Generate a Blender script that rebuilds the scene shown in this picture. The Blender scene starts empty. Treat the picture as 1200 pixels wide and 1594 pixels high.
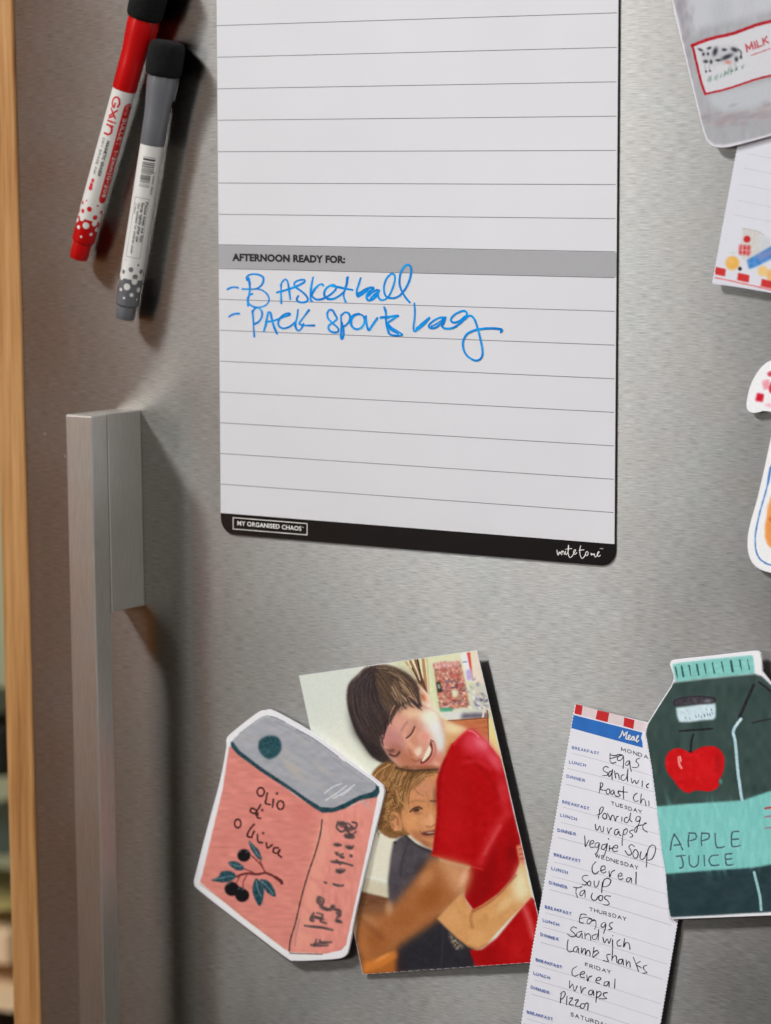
import bpy, bmesh, math, random
import numpy as np
from mathutils import Vector, Matrix

scene = bpy.context.scene
COL = scene.collection

# ------------------------------------------------------------------ camera
F_PX = 4683.45                      # focal length in units of photograph pixels (1200 x 1594)
YAW, PITCH, ROLL = 0.58825, 0.11693, -0.00155
CAM = np.array([0.91678, -1.22386, -0.06629])
FW = np.array([-math.sin(YAW)*math.cos(PITCH), math.cos(YAW)*math.cos(PITCH), -math.sin(PITCH)])
RT0 = np.array([math.cos(YAW), math.sin(YAW), 0.0])
UP0 = np.cross(RT0, FW)
RT = math.cos(ROLL)*RT0 + math.sin(ROLL)*UP0
UP = -math.sin(ROLL)*RT0 + math.cos(ROLL)*UP0
cam_data = bpy.data.cameras.new('camera')
cam = bpy.data.objects.new('camera', cam_data)
COL.objects.link(cam)
cam.matrix_world = Matrix(((RT[0], UP[0], -FW[0], CAM[0]), (RT[1], UP[1], -FW[1], CAM[1]),
                           (RT[2], UP[2], -FW[2], CAM[2]), (0, 0, 0, 1)))
cam_data.sensor_fit = 'VERTICAL'
cam_data.sensor_height = 36.0
cam_data.lens = F_PX/1594*36.0
cam_data.clip_start = 0.05
cam_data.clip_end = 30
cam_data.dof.use_dof = True
cam_data.dof.focus_distance = 1.44
cam_data.dof.aperture_fstop = 9.5
scene.camera = cam
scene.view_settings.view_transform = 'Standard'
scene.view_settings.look = 'None'
scene.view_settings.exposure = 0.0
scene.view_settings.gamma = 1.0

# ------------------------------------------------------------------ world and lamps
world = bpy.data.worlds.new('World')
scene.world = world
world.use_nodes = True
wb = world.node_tree.nodes['Background']
wb.inputs['Color'].default_value = (1.0, 0.62, 0.36, 1)
wb.inputs['Strength'].default_value = 0.045

def lamp(name, loc, target, w, h, power, color):
    d = bpy.data.lights.new(name, 'AREA')
    d.shape = 'RECTANGLE'; d.size = w; d.size_y = h; d.energy = power; d.color = color
    o = bpy.data.objects.new(name, d); COL.objects.link(o)
    o.location = loc
    v = Vector(target) - Vector(loc)
    o.rotation_euler = v.to_track_quat('-Z', 'Y').to_euler()
    return o
MID = (0.11, 0, -0.2)
wl = lamp('window_light', (-2.02, -2.24, 2.60), (0.25, 0, -0.17), 0.82, 0.62, 2.75, (0.985, 0.99, 1.0))
wl.data.spread = math.radians(24)                 # beam narrowed so the lower left of the door falls darker
rl = lamp('steel_reflection_lamp', (-1.05, -1.98, 0.10), (0.14, 0, -0.13), 0.62, 0.66, 0.19, (0.96, 0.99, 1.0))  # added lamp whose reflection brightens the middle of the steel
rl.data.spread = math.radians(34)
lamp('fill_light', (1.15, -2.3, 1.7), MID, 2.0, 1.6, 56, (0.97, 0.985, 1.0))
lamp('handle_edge_lamp', (2.05, -1.75, -0.15), (-0.05, 0, -0.3), 0.30, 1.7, 5.0, (1.0, 0.97, 0.92))  # added lamp, puts a bright line along the handle corner
lamp('far_wall_fill', (-1.15, 0.15, 0.15), (-1.12, 1.3, -0.45), 0.5, 0.8, 11.0, (1.0, 0.97, 0.86))  # added fill that lifts the wall beyond the oak panel
lamp('warm_reflection_lamp', (-1.45, -1.30, -0.30), MID, 0.75, 1.3, 1.25, (1.0, 0.36, 0.10))  # added warm lamp, gives the left steel its brown reflection

# ------------------------------------------------------------------ helpers
def lin(c):
    c = np.asarray(c, float)/255.0
    return np.where(c <= 0.04045, c/12.92, ((c+0.055)/1.055)**2.4)
def rgba(c, k=1.0):
    v = np.clip(lin(c)*k, 0, 0.95); return (float(v[0]), float(v[1]), float(v[2]), 1.0)

def new_mat(name):
    m = bpy.data.materials.new(name); m.use_nodes = True
    nt = m.node_tree; b = nt.nodes['Principled BSDF']
    return m, nt, b
def N(nt, t, **kw):
    n = nt.nodes.new(t)
    for k, v in kw.items(): setattr(n, k, v)
    return n
def link(nt, a, b): nt.links.new(a, b)
def noise(nt, scale, detail=3, rough=0.5, vec=None, stretch=None):
    n = N(nt, 'ShaderNodeTexNoise'); n.inputs['Scale'].default_value = scale
    n.inputs['Detail'].default_value = detail; n.inputs['Roughness'].default_value = rough
    tc = N(nt, 'ShaderNodeTexCoord'); mp = N(nt, 'ShaderNodeMapping')
    link(nt, tc.outputs['Object'], mp.inputs['Vector'])
    if stretch: mp.inputs['Scale'].default_value = stretch
    link(nt, mp.outputs['Vector'], n.inputs['Vector'])
    return n
def ramp(nt, fac, stops):
    r = N(nt, 'ShaderNodeValToRGB'); e = r.color_ramp.elements
    while len(e) < len(stops): e.new(0.5)
    for el, (p, c) in zip(e, stops):
        el.position = p; el.color = (*c[:3], 1)
    link(nt, fac, r.inputs['Fac'])
    return r
def plain(name, c, rough=0.5, k=1.15, var=0.05, scale=300, coat=0.0, spec=0.5):
    """a painted or printed surface with a little grain"""
    m, nt, b = new_mat(name)
    a = rgba(c, k)
    n = noise(nt, scale, 3)
    r = ramp(nt, n.outputs['Fac'], [(0.3, [x*(1-var) for x in a[:3]]), (0.7, [min(0.95, x*(1+var)) for x in a[:3]])])
    link(nt, r.outputs['Color'], b.inputs['Base Color'])
    b.inputs['Roughness'].default_value = rough
    b.inputs['Coat Weight'].default_value = coat
    b.inputs['Specular IOR Level'].default_value = spec
    return m
def steel(name, base, rough, aniso, tangent, brush, amp=0.07):
    m, nt, b = new_mat(name)
    b.inputs['Metallic'].default_value = 1.0
    b.inputs['Anisotropic'].default_value = aniso
    t = N(nt, 'ShaderNodeCombineXYZ')
    for i in range(3): t.inputs[i].default_value = tangent[i]
    link(nt, t.outputs[0], b.inputs['Tangent'])
    n1 = noise(nt, 1.0, 4, 0.6, stretch=brush)
    n2 = noise(nt, 1.0, 3, 0.5, stretch=(26, 26, 34))
    r = ramp(nt, n1.outputs['Fac'], [(0.28, [x*(1-amp) for x in base]), (0.72, [min(1, x*(1+amp)) for x in base])])
    r2 = ramp(nt, n2.outputs['Fac'], [(0.36, (1.0, 0.972, 0.95)), (0.5, (0.985, 0.978, 0.96)), (0.64, (0.972, 0.985, 0.968))])
    mu = N(nt, 'ShaderNodeMix', data_type='RGBA', blend_type='MULTIPLY'); mu.inputs[0].default_value = 1.0
    link(nt, r.outputs['Color'], mu.inputs[6]); link(nt, r2.outputs['Color'], mu.inputs[7])
    link(nt, mu.outputs[2], b.inputs['Base Color'])
    mr = N(nt, 'ShaderNodeMapRange'); mr.inputs['From Min'].default_value = 0.25; mr.inputs['From Max'].default_value = 0.75
    mr.inputs['To Min'].default_value = rough-0.03; mr.inputs['To Max'].default_value = rough+0.03
    link(nt, n1.outputs['Fac'], mr.inputs['Value'])
    n3 = noise(nt, 1.0, 4, 0.65, stretch=(11, 11, 9))            # faint smears from hands and cloths
    sm = N(nt, 'ShaderNodeMapRange'); sm.inputs['From Min'].default_value = 0.35; sm.inputs['From Max'].default_value = 0.7
    sm.inputs['To Min'].default_value = -0.025; sm.inputs['To Max'].default_value = 0.045
    link(nt, n3.outputs['Fac'], sm.inputs['Value'])
    ad = N(nt, 'ShaderNodeMath', operation='ADD'); link(nt, mr.outputs[0], ad.inputs[0]); link(nt, sm.outputs[0], ad.inputs[1])
    link(nt, ad.outputs[0], b.inputs['Roughness'])
    return m

# ---- meshes and things
def thing(name, label, cat, loc, group=None, kind=None):
    o = bpy.data.objects.new(name, None); COL.objects.link(o)
    o.location = tuple(float(v) for v in loc); o.empty_display_size = 0.02
    o['label'] = label; o['category'] = cat
    if group: o['group'] = group
    if kind: o['kind'] = kind
    o['_o'] = 1
    del o['_o']
    return o
def world_loc(o):
    v = Vector((0, 0, 0))
    while o is not None:
        v += o.location; o = o.parent
    return v
def part(name, verts, faces, mat, parent=None, smooth=False, label=None, kind=None, at=None, colors=None):
    """one mesh object; verts are given in world coordinates"""
    v = np.asarray(verts, float).reshape(-1, 3)
    base = world_loc(parent) if parent is not None else Vector((0, 0, 0))
    org = np.array(at, float) if at is not None else np.array(base)
    me = bpy.data.meshes.new(name)
    me.from_pydata((v-org).tolist(), [], [list(f) for f in faces])
    me.materials.append(mat)
    if smooth: me.polygons.foreach_set('use_smooth', [True]*len(me.polygons))
    if colors is not None:
        ca = me.color_attributes.new('print', 'FLOAT_COLOR', 'POINT')
        c = np.ones((len(v), 4), np.float32); c[:, :3] = colors
        ca.data.foreach_set('color', c.ravel())
    me.update()
    o = bpy.data.objects.new(name, me); COL.objects.link(o)
    if parent is not None: o.parent = parent
    o.location = Vector(org) - base
    if label: o['label'] = label
    if kind: o['kind'] = kind
    return o
def join(parts):
    V, Fc, n = [], [], 0
    for v, f in parts:
        V += [tuple(p) for p in v]; Fc += [tuple(i+n for i in q) for q in f]; n += len(v)
    return V, Fc
def box(x0, x1, y0, y1, z0, z1):
    v = [(x, y, z) for x in (x0, x1) for y in (y0, y1) for z in (z0, z1)]
    f = [(0, 1, 3, 2), (4, 6, 7, 5), (0, 4, 5, 1), (2, 3, 7, 6), (0, 2, 6, 4), (1, 5, 7, 3)]
    return v, f
def bevel(o, w, seg=2):
    m = o.modifiers.new('bevel', 'BEVEL'); m.width = w; m.segments = seg; m.limit_method = 'ANGLE'
    m.harden_normals = False
    return o
def ray(px, py):
    d = FW*F_PX + (px-600)*RT + (797-py)*UP
    return d/np.linalg.norm(d)
class Sheet:
    """a plane standing on the door: turns a point measured in the photograph into a point of that plane"""
    def __init__(self, h, right=(0.0, 0.0), ref=(0.0, 0.0)):
        # surface y = -(h + right[0]*(x-ref[0]) + right[1]*(z-ref[1]))
        self.h = h; self.a, self.b = right; self.ref = ref
        n = np.array([-self.a, -1.0, -self.b]); self.n = n/np.linalg.norm(n)
        self.n = np.array([-self.a, -1.0, -self.b]); self.n /= np.linalg.norm(self.n)
        self.p0 = np.array([ref[0], -h, ref[1]])
        # vectors in the plane are orthogonal to the true normal (a,1,b)
        self.n = -np.array([self.a, 1.0, self.b])/math.sqrt(1+self.a**2+self.b**2)
    def __call__(self, px, py, up=0.0):
        d = ray(px, py)
        t = self.n @ (self.p0-CAM) / (self.n @ d)
        return CAM + t*d + self.n*up
    def many(self, P, up=0.0):
        P = np.asarray(P, float)
        d = FW*F_PX + (P[:, :1]-600)*RT + (797-P[:, 1:])*UP
        t = (self.n @ (self.p0-CAM)) / (d @ self.n)
        return CAM + t[:, None]*d + self.n*(np.asarray(up).reshape(-1, 1) if np.ndim(up) else up)
def smooth_curve(P, closed=False, n=6):
    P = [np.array(p, float) for p in P]
    if len(P) < 3 and not closed: return np.array(P)
    out = []; m = len(P)
    rng = range(m if closed else m-1)
    for i in rng:
        if closed: a, b, c, d = P[i-1], P[i], P[(i+1) % m], P[(i+2) % m]
        else: a, b, c, d = P[max(i-1, 0)], P[i], P[i+1], P[min(i+2, m-1)]
        for k in range(n):
            t = k/n
            out.append(0.5*((2*b)+(-a+c)*t+(2*a-5*b+4*c-d)*t*t+(-a+3*b-3*c+d)*t**3))
    if not closed: out.append(P[-1])
    return np.array(out)
def xf(P, ox, oy, s): return [(ox+x/s, oy+y/s) for x, y in P]
def stroke2d(P, w, up0=0.0, ramp_up=1e-6, taper=0.0, rnd=None, n=6):
    """ribbon along a smoothed 2-D line: 2-D verts, lifts, faces"""
    C = smooth_curve(P, n=n)
    keep = [0]+[i for i in range(1, len(C)) if np.hypot(*(C[i]-C[i-1])) > 1e-9]
    C = C[keep]
    if len(C) < 2: return [], [], []
    T = np.gradient(C, axis=0); L = np.hypot(T[:, 0], T[:, 1])+1e-12; T = T/L[:, None]
    Nn = np.stack([-T[:, 1], T[:, 0]], 1)
    m = len(C); ww = np.full(m, w/2.0)
    if rnd is not None: ww *= 1+0.16*np.interp(np.arange(m), np.linspace(0, m-1, 6), rnd.standard_normal(6))
    if taper: ww *= 1-taper*np.abs(np.linspace(-1, 1, m))**3
    V, U, Fc = [], [], []
    for i in range(m):
        V += [C[i]+Nn[i]*ww[i], C[i]-Nn[i]*ww[i]]; u = up0+ramp_up*i; U += [u, u]
    for i in range(m-1): Fc.append((2*i, 2*i+1, 2*i+3, 2*i+2))
    for e, sg in ((0, -1), (m-1, 1)):                       # round ends
        b = len(V); k = 5
        for j in range(1, k):
            an = math.pi*j/k
            V.append(C[e]+Nn[e]*ww[e]*math.cos(an)+sg*T[e]*ww[e]*math.sin(an)); U.append(up0+ramp_up*e)
        idx = [2*e]+list(range(b, b+k-1))+[2*e+1]
        Fc.append(tuple(idx if sg > 0 else idx[::-1]))
    return V, U, Fc
def strokes_part(name, sheet, strokes, w, mat, parent, up=4e-5, label=None, rnd=None, taper=0.0, ramp_up=1e-6, kind=None, n=6, step=2e-6):
    V, U, Fc = [], [], []
    for i, s in enumerate(strokes):
        ws = w
        if isinstance(s, tuple) and len(s) == 2 and not isinstance(s[0], tuple) and np.ndim(s[0]) == 0: ws, s = s
        v, u, f = stroke2d(s, ws, up+step*i, ramp_up, taper, rnd, n)
        Fc += [tuple(k+len(V) for k in q) for q in f]; V += v; U += u
    W = sheet.many(np.array(V), np.array(U)) if isinstance(sheet, Sheet) else sheet(V, U)
    return part(name, W, Fc, mat, parent, label=label, kind=kind)
def poly_part(name, sheet, polys, mat, parent, up=3e-5, label=None):
    """flat print: each polygon (photograph points) one face"""
    V, Fc = [], []
    for P in polys:
        b = len(V); V += [tuple(p) for p in sheet.many(np.array(P, float), up)]; Fc.append(tuple(range(b, b+len(P))))
    return part(name, V, Fc, mat, parent, label=label)
def card(name, sheet, outline, thick, mat, parent=None, label=None, round_in=0.0):
    """a card with real thickness: front outline on the sheet, back towards the door"""
    F = sheet.many(np.array(outline, float)); n = len(F)
    c = F.mean(0)
    rings = []
    if round_in:
        rings.append(F + (c-F)/np.linalg.norm(c-F, axis=1)[:, None]*round_in)
        rings.append(F - sheet.n*round_in)
    else: rings.append(F)
    rings.append(F - sheet.n*thick)
    V = np.concatenate(rings); Fc = [tuple(range(n))]
    for r in range(len(rings)-1):
        for i in range(n):
            j = (i+1) % n; Fc.append((r*n+i, (r+1)*n+i, (r+1)*n+j, r*n+j))
    Fc.append(tuple(range((len(rings)-1)*n, len(rings)*n))[::-1])
    o = part(name, V, Fc, mat, parent, label=label)
    bm = bmesh.new(); bm.from_mesh(o.data); bmesh.ops.recalc_face_normals(bm, faces=bm.faces); bm.to_mesh(o.data); bm.free()
    return o

# ---- single-stroke lettering (unit box, y up)
def arc(cx, cy, rx, ry, a0, a1, k=7):
    return [(cx+rx*math.cos(math.radians(a0+(a1-a0)*i/k)), cy+ry*math.sin(math.radians(a0+(a1-a0)*i/k))) for i in range(k+1)]
GL = {
 'A': (.8, [[(0, 0), (.4, 1), (.8, 0)], [(.15, .35), (.65, .35)]]),
 'B': (.65, [[(0, 0), (0, 1)], [(0, 1), (.35, 1)]+arc(.35, .76, .2, .24, 90, -90)+[(0, .52)], [(0, .52), (.38, .52)]+arc(.38, .26, .25, .26, 90, -90)+[(0, 0)]]),
 'C': (.75, [arc(.45, .5, .42, .5, 50, 310)]),
 'D': (.75, [[(0, 0), (0, 1), (.25, 1)]+arc(.28, .5, .45, .5, 85, -85)+[(.25, 0), (0, 0)]]),
 'E': (.6, [[(.58, 1), (0, 1), (0, 0), (.58, 0)], [(0, .52), (.5, .52)]]),
 'F': (.58, [[(.58, 1), (0, 1), (0, 0)], [(0, .52), (.5, .52)]]),
 'G': (.8, [arc(.43, .5, .42, .5, 50, 330)+[(.82, .45), (.5, .45)]]),
 'H': (.72, [[(0, 0), (0, 1)], [(.72, 0), (.72, 1)], [(0, .52), (.72, .52)]]),
 'I': (.1, [[(.05, 0), (.05, 1)]]),
 'J': (.5, [[(.45, 1), (.45, .25)]+arc(.22, .25, .23, .25, 0, -160)]),
 'K': (.68, [[(0, 0), (0, 1)], [(.62, 1), (0, .45)], [(.2, .6), (.68, 0)]]),
 'L': (.55, [[(0, 1), (0, 0), (.55, 0)]]),
 'M': (.9, [[(0, 0), (.05, 1), (.45, .3), (.85, 1), (.9, 0)]]),
 'N': (.75, [[(0, 0), (0, 1), (.75, 0), (.75, 1)]]),
 'O': (.9, [arc(.45, .5, .44, .5, 90, 450, 14)]),
 'P': (.62, [[(0, 0), (0, 1), (.35, 1)]+arc(.35, .73, .25, .27, 90, -90)+[(0, .46)]]),
 'R': (.65, [[(0, 0), (0, 1), (.35, 1)]+arc(.35, .74, .24, .26, 90, -90)+[(0, .48)], [(.3, .48), (.65, 0)]]),
 'S': (.62, [[(.58, .85), (.45, .97), (.3, 1), (.12, .92), (.06, .75), (.15, .6), (.45, .45), (.57, .28), (.5, .08), (.3, 0), (.12, .04), (.0, .16)]]),
 'T': (.7, [[(0, 1), (.7, 1)], [(.35, 1), (.35, 0)]]),
 'U': (.72, [[(0, 1), (0, .32)]+arc(.36, .32, .36, .32, 180, 360)+[(.72, 1)]]),
 'V': (.75, [[(0, 1), (.37, 0), (.75, 1)]]),
 'W': (1.05, [[(0, 1), (.26, 0), (.52, .9), (.78, 0), (1.05, 1)]]),
 'X': (.7, [[(0, 0), (.7, 1)], [(0, 1), (.7, 0)]]),
 'Y': (.7, [[(0, 1), (.35, .5), (.7, 1)], [(.35, .5), (.35, 0)]]),
 '1': (.35, [[(.02, .8), (.25, 1), (.25, 0)]]), '2': (.58, [[(.02, .78), (.12, .95), (.3, 1), (.5, .9), (.55, .72), (.4, .45), (0, 0), (.58, 0)]]),
 '3': (.55, [[(.02, .9), (.25, 1), (.48, .86), (.45, .62), (.22, .54)], [(.22, .54), (.5, .42), (.52, .15), (.28, 0), (0, .1)]]),
 '0': (.62, [arc(.31, .5, .3, .5, 90, 450, 12)]), '8': (.58, [arc(.29, .76, .23, .24, 90, 450, 10), arc(.29, .26, .28, .26, 90, 450, 10)]),
 '-': (.4, [[(.02, .45), (.38, .45)]]), '|': (.2, [[(.1, -.15), (.1, 1.15)]]), '.': (.1, [[(.04, 0), (.07, 0)]]),
 ' ': (.35, []),
 'a': (.55, [arc(.25, .33, .25, .33, 40, 330), [(.5, .64), (.5, 0)]]), 'b': (.55, [[(0, 1), (0, 0)], arc(.27, .33, .26, .33, 150, -150)]),
 'c': (.48, [arc(.27, .33, .26, .33, 50, 310)]), 'd': (.55, [arc(.25, .33, .25, .33, 40, 330), [(.5, 1), (.5, 0)]]),
 'e': (.52, [[(.03, .35), (.5, .35)]+arc(.27, .33, .24, .33, 10, 310)]), 'f': (.35, [[(.35, .98), (.2, 1), (.13, .85), (.13, 0)], [(0, .64), (.32, .64)]]),
 'g': (.55, [arc(.25, .33, .25, .33, 40, 330), [(.5, .64), (.5, -.15), (.3, -.3), (.05, -.22)]]), 'h': (.52, [[(0, 1), (0, 0)], [(0, .4), (.15, .62), (.35, .64), (.5, .45), (.5, 0)]]),
 'i': (.12, [[(.05, .64), (.05, 0)], [(.05, .86), (.05, .9)]]), 'k': (.48, [[(0, 1), (0, 0)], [(.42, .64), (.02, .25)], [(.16, .4), (.48, 0)]]),
 'l': (.12, [[(.05, 1), (.05, 0)]]), 'm': (.85, [[(0, .64), (0, 0)], [(0, .4), (.2, .64), (.4, .5), (.4, 0)], [(.4, .45), (.6, .64), (.8, .5), (.8, 0)]]),
 'n': (.52, [[(0, .64), (0, 0)], [(0, .4), (.15, .62), (.35, .64), (.5, .45), (.5, 0)]]), 'o': (.56, [arc(.28, .33, .27, .33, 90, 450, 10)]),
 'p': (.55, [[(0, .64), (0, -.3)], arc(.27, .33, .26, .33, 150, -150)]), 'r': (.36, [[(0, .64), (0, 0)], [(0, .4), (.14, .6), (.34, .64)]]),
 's': (.42, [[(.38, .55), (.22, .65), (.06, .53), (.12, .38), (.32, .28), (.38, .12), (.22, 0), (.02, .09)]]),
 't': (.36, [[(.15, .9), (.15, .1), (.25, 0), (.36, .04)], [(0, .64), (.34, .64)]]), 'u': (.52, [[(0, .64), (0, .2), (.12, .02), (.3, 0), (.5, .2)], [(.5, .64), (.5, 0)]]),
 'v': (.5, [[(0, .64), (.24, 0), (.5, .64)]]), 'w': (.8, [[(0, .64), (.2, 0), (.4, .6), (.6, 0), (.8, .64)]]), 'y': (.5, [[(0, .64), (.25, .02)], [(.5, .64), (.12, -.3)]]),
}
def letters(text, p0, p1, h, gap=0.22, upvec=None, rnd=None):
    """strokes of a text whose baseline runs p0 -> p1, cap height h"""
    tot = sum(GL[c][0]+gap for c in text)-gap
    p0 = np.array(p0, float); p1 = np.array(p1, float)
    ax = (p1-p0)/tot
    upv = np.array(upvec, float) if upvec is not None else np.array([ax[1], -ax[0]])
    upv = upv/np.hypot(*upv)*h
    out = []; x = 0.0
    for c in text:
        w, ss = GL[c]
        j = rnd.standard_normal(2)*0.03 if rnd is not None else (0, 0)
        for s in ss:
            Q = []
            for i, (a, b) in enumerate(s):
                Q.append(tuple(p0+ax*(x+a+j[0])+upv*(b+j[1])))
            # straight glyph corners stay corners: double the points
            R = []
            for i, q in enumerate(Q):
                R.append(q)
                if len(s) <= 5 and 0 < i < len(Q)-1: R.append(tuple(np.array(q)+1e-3)); 
            out.append(R)
        x += w+gap
    return out
def font_part(name, sheet, text, p0, p1, h, mat, parent, bold=0.0, up=5e-5, upvec=(0, -1)):
    cu = bpy.data.curves.new('t', 'FONT'); cu.body = text; cu.size = 1.0; cu.offset = bold; cu.resolution_u = 3
    cu.space_character = 1.04
    ob = bpy.data.objects.new('t', cu); COL.objects.link(ob)
    bpy.context.view_layer.update()
    me = bpy.data.meshes.new_from_object(ob.evaluated_get(bpy.context.evaluated_depsgraph_get()))
    v = np.array([x.co[:2] for x in me.vertices]); f = [tuple(p.vertices) for p in me.polygons]
    bpy.data.objects.remove(ob); bpy.data.curves.remove(cu); bpy.data.meshes.remove(me)
    x0, x1 = v[:, 0].min(), v[:, 0].max(); cap = 0.729
    p0 = np.array(p0, float); p1 = np.array(p1, float); u = np.array(upvec, float)*h/cap
    P = p0+(v[:, :1]-x0)/(x1-x0)*(p1-p0)+v[:, 1:]*u
    return part(name, sheet.many(P, up), f, mat, parent)
RND = np.random.default_rng(7)

# ------------------------------------------------------------------ the refrigerator door and its handle
M_door = steel('brushed_steel_door', (0.276, 0.271, 0.261), 0.32, 0.975, (0, 0, 1), (150, 1, 2300), 0.30)
M_handle = steel('brushed_steel_handle', (0.76, 0.745, 0.715), 0.46, 0.55, (0.7, 0.7, 0), (2200, 2200, 90), 0.12)
M_seam = plain('seam_shadow_gap', (40, 36, 30), 0.7)
fridge = thing('refrigerator', 'brushed stainless steel refrigerator door covered with magnets, pens, lists and a snapshot', 'refrigerator', (0.1, 0.0, -0.62))
S0 = Sheet(0.0)
def prism(px_l, px_r, y_front, y_back, py0=-1200.0, py1=2200.0):
    """upright bar whose side edges follow two slightly leaning lines measured in the photograph at y=0 and y=1594"""
    S = Sheet(-y_front); V = []
    for yy in (y_front, y_back):
        for py in (py0, py1):
            for l in (px_l, px_r):
                if isinstance(l, float): q = (l, 0, S(600, py)[2]); V.append((q[0], yy, q[2])); continue
                q = S(l[0]+(l[1]-l[0])*py/1594, py); V.append((q[0], yy, q[2]))
    f = [(0, 1, 3, 2), (4, 6, 7, 5), (0, 4, 5, 1), (2, 3, 7, 6), (0, 2, 6, 4), (1, 5, 7, 3)]
    return V, f
EDGE = (19.5, 63.0)                              # line of the free edge of the door
d = part('door_panel', *prism(EDGE, 0.62, 0.0, 0.045), M_door, fridge); bevel(d, 0.0012, 2)
HX0, HX1, HZ = -0.0690, -0.05195, -0.1956
ZB = -0.298; LEAN = -0.0125                       # the bar leans a little, as hung
def bar(y0, y1, x0, x1, zt, zb):
    v, f = box(x0, x1, y0, y1, zb, zt)
    return [(x+LEAN*(z-HZ), y, z) for x, y, z in v], f
hb = part('handle', *bar(-0.0408, -0.0275, HX0, HX1, HZ, -0.92), M_handle, fridge); bevel(hb, 0.0011, 3)
mb = part('mounting_block', *bar(-0.0271, 0.0, HX0+0.0002, HX1-0.0001, HZ-0.0001, ZB), M_handle, hb); bevel(mb, 0.0003, 1)
part('seam', *bar(-0.0277, -0.0270, HX0+0.0004, HX1-0.0006, HZ-0.0006, ZB), M_seam, hb)

# tiny pale chips on the handle edge and door
M_chip = plain('pale_chip', (205, 198, 186), 0.6)
SHc = Sheet(0.0412)
def chip(px, py, r, h):
    q = Sheet(h)(px, py); rr = np.random.default_rng(int(py)); P = []
    for i in range(7): P.append((q[0]+r*rr.uniform(.5, 1)*math.cos(i*.9), -h, q[2]+r*1.7*rr.uniform(.5, 1)*math.sin(i*.9)))
    return P, [tuple(range(7))]
for px, py, r in ((70, 675, 0.0005), (101, 710, 0.0006), (124, 1392, 0.0008), (78, 600, 0.0003)):
    part('chip', *chip(px, py, r, 0.0001), M_chip, fridge)

# ------------------------------------------------------------------ timber panel and what is beyond it
def wood_mat(name):
    m, nt, b = new_mat(name)
    n1 = noise(nt, 1.0, 4, 0.6, stretch=(140, 40, 6))
    n2 = noise(nt, 1.0, 3, 0.5, stretch=(900, 200, 25))
    mx = N(nt, 'ShaderNodeMath', operation='MULTIPLY_ADD'); mx.inputs[1].default_value = 0.35
    link(nt, n2.outputs['Fac'], mx.inputs[0]); link(nt, n1.outputs['Fac'], mx.inputs[2])
    r = ramp(nt, mx.outputs[0], [(0.48, (0.33, 0.14, 0.042)), (0.66, (0.53, 0.265, 0.09)), (0.84, (0.64, 0.36, 0.15))])
    link(nt, r.outputs['Color'], b.inputs['Base Color']); b.inputs['Roughness'].default_value = 0.42
    return m
M_wood = wood_mat('oiled_oak')
p = thing('cabinet_panel', 'upright oak end panel standing beside the free edge of the refrigerator door', 'panel', (-0.12, 0.1, -0.62))
q = part('board', *prism((-21.0, 21.0), (17.8, 61.3), -0.0015, 0.60), M_wood, p); bevel(q, 0.0010, 3)

FAR = Sheet(-1.15)
def far_box(px0, px1, py0, py1, h, dep):
    S = Sheet(h); a = S(px0, py0); b = S(px1, py1)
    return box(a[0], b[0], -h, -h+dep, b[2], a[2])
M_wall = plain('pale_green_wall', (165, 168, 140), 0.8, scale=8)
w = part('wall', *box(-2.6, -0.25, 1.35, 1.45, -1.3, 0.9), M_wall); w['kind'] = 'structure'
M_black = plain('black_plastic', (18, 20, 18), 0.5)
M_beige = plain('beige_card', (216, 190, 160), 0.7)
M_grey = plain('dark_grey_green', (60, 70, 66), 0.6)
M_olive = plain('olive_paint', (170, 155, 100), 0.7)
def far_thing(name, label, cat, parts):
    v0 = np.array(parts[0][1][0]); t = thing(name, label, cat, (v0[:, 0].mean(), v0[:, 1].mean(), v0[:, 2].min()))
    for pn, (v, f), m in parts: bevel(part(pn, v, f, m, t), 0.004, 2)
far_thing('canister', 'blurred black canister far behind the oak panel at the left edge', 'canister',
          [('body', far_box(-170, 4, 1110, 1212, -0.95, 0.12), M_black), ('lid', far_box(-170, 0, 1092, 1109, -0.95, 0.11), M_black)])
far_thing('shelf', 'blurred dark shelf board far behind the oak panel under the black canister', 'shelf',
          [('shelf_board', far_box(-190, 6, 1300, 1330, -0.93, 0.2), M_grey)])
far_thing('storage_box', 'blurred beige storage box low behind the oak panel below the dark shelf', 'box',
          [('body', far_box(-160, 12, 1420, 1505, -0.95, 0.12), M_beige), ('lid', far_box(-165, 9, 1385, 1419, -0.945, 0.13), M_olive)])
far_thing('table', 'blurred pale table top with dark red edge, lowest behind the oak panel', 'table',
          [('tabletop', far_box(-190, 18, 1535, 1572, -0.90, 0.3), M_beige), ('apron', far_box(-190, 19, 1573, 1640, -0.93, 0.2), plain('dark_red_wood', (70, 22, 18), 0.6))])

# ------------------------------------------------------------------ the magnetic whiteboard planner
BW = 0.230; BH = 0.0011
DB = lambda x, z, up=0.0: (x, -(BH+up), z)
M_board = plain('white_enamel_sheet', (240, 240, 243), 0.36, k=0.84, var=0.022, scale=14, spec=0.35)
M_edge = plain('dark_magnet_backing', (46, 42, 42), 0.5)
M_hdr = plain('grey_header_ink', (176, 176, 178), 0.38, k=0.93, var=0.015, spec=0.35)
M_blk = plain('black_footer_ink', (14, 12, 12), 0.25, var=0.2, scale=90)
M_line = plain('grey_rule_ink', (110, 108, 116), 0.5)
M_ink = plain('black_print_ink', (22, 22, 24), 0.5)
M_whiteink = plain('white_print_ink', (226, 222, 218), 0.5)
board = thing('whiteboard_planner', 'large white ruled magnetic planner board with grey header, blue handwriting and black footer', 'whiteboard', (BW/2, -0.001, -0.25617))
ZT, ZBm, ZF = 0.19, -0.25617, -0.24584
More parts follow.
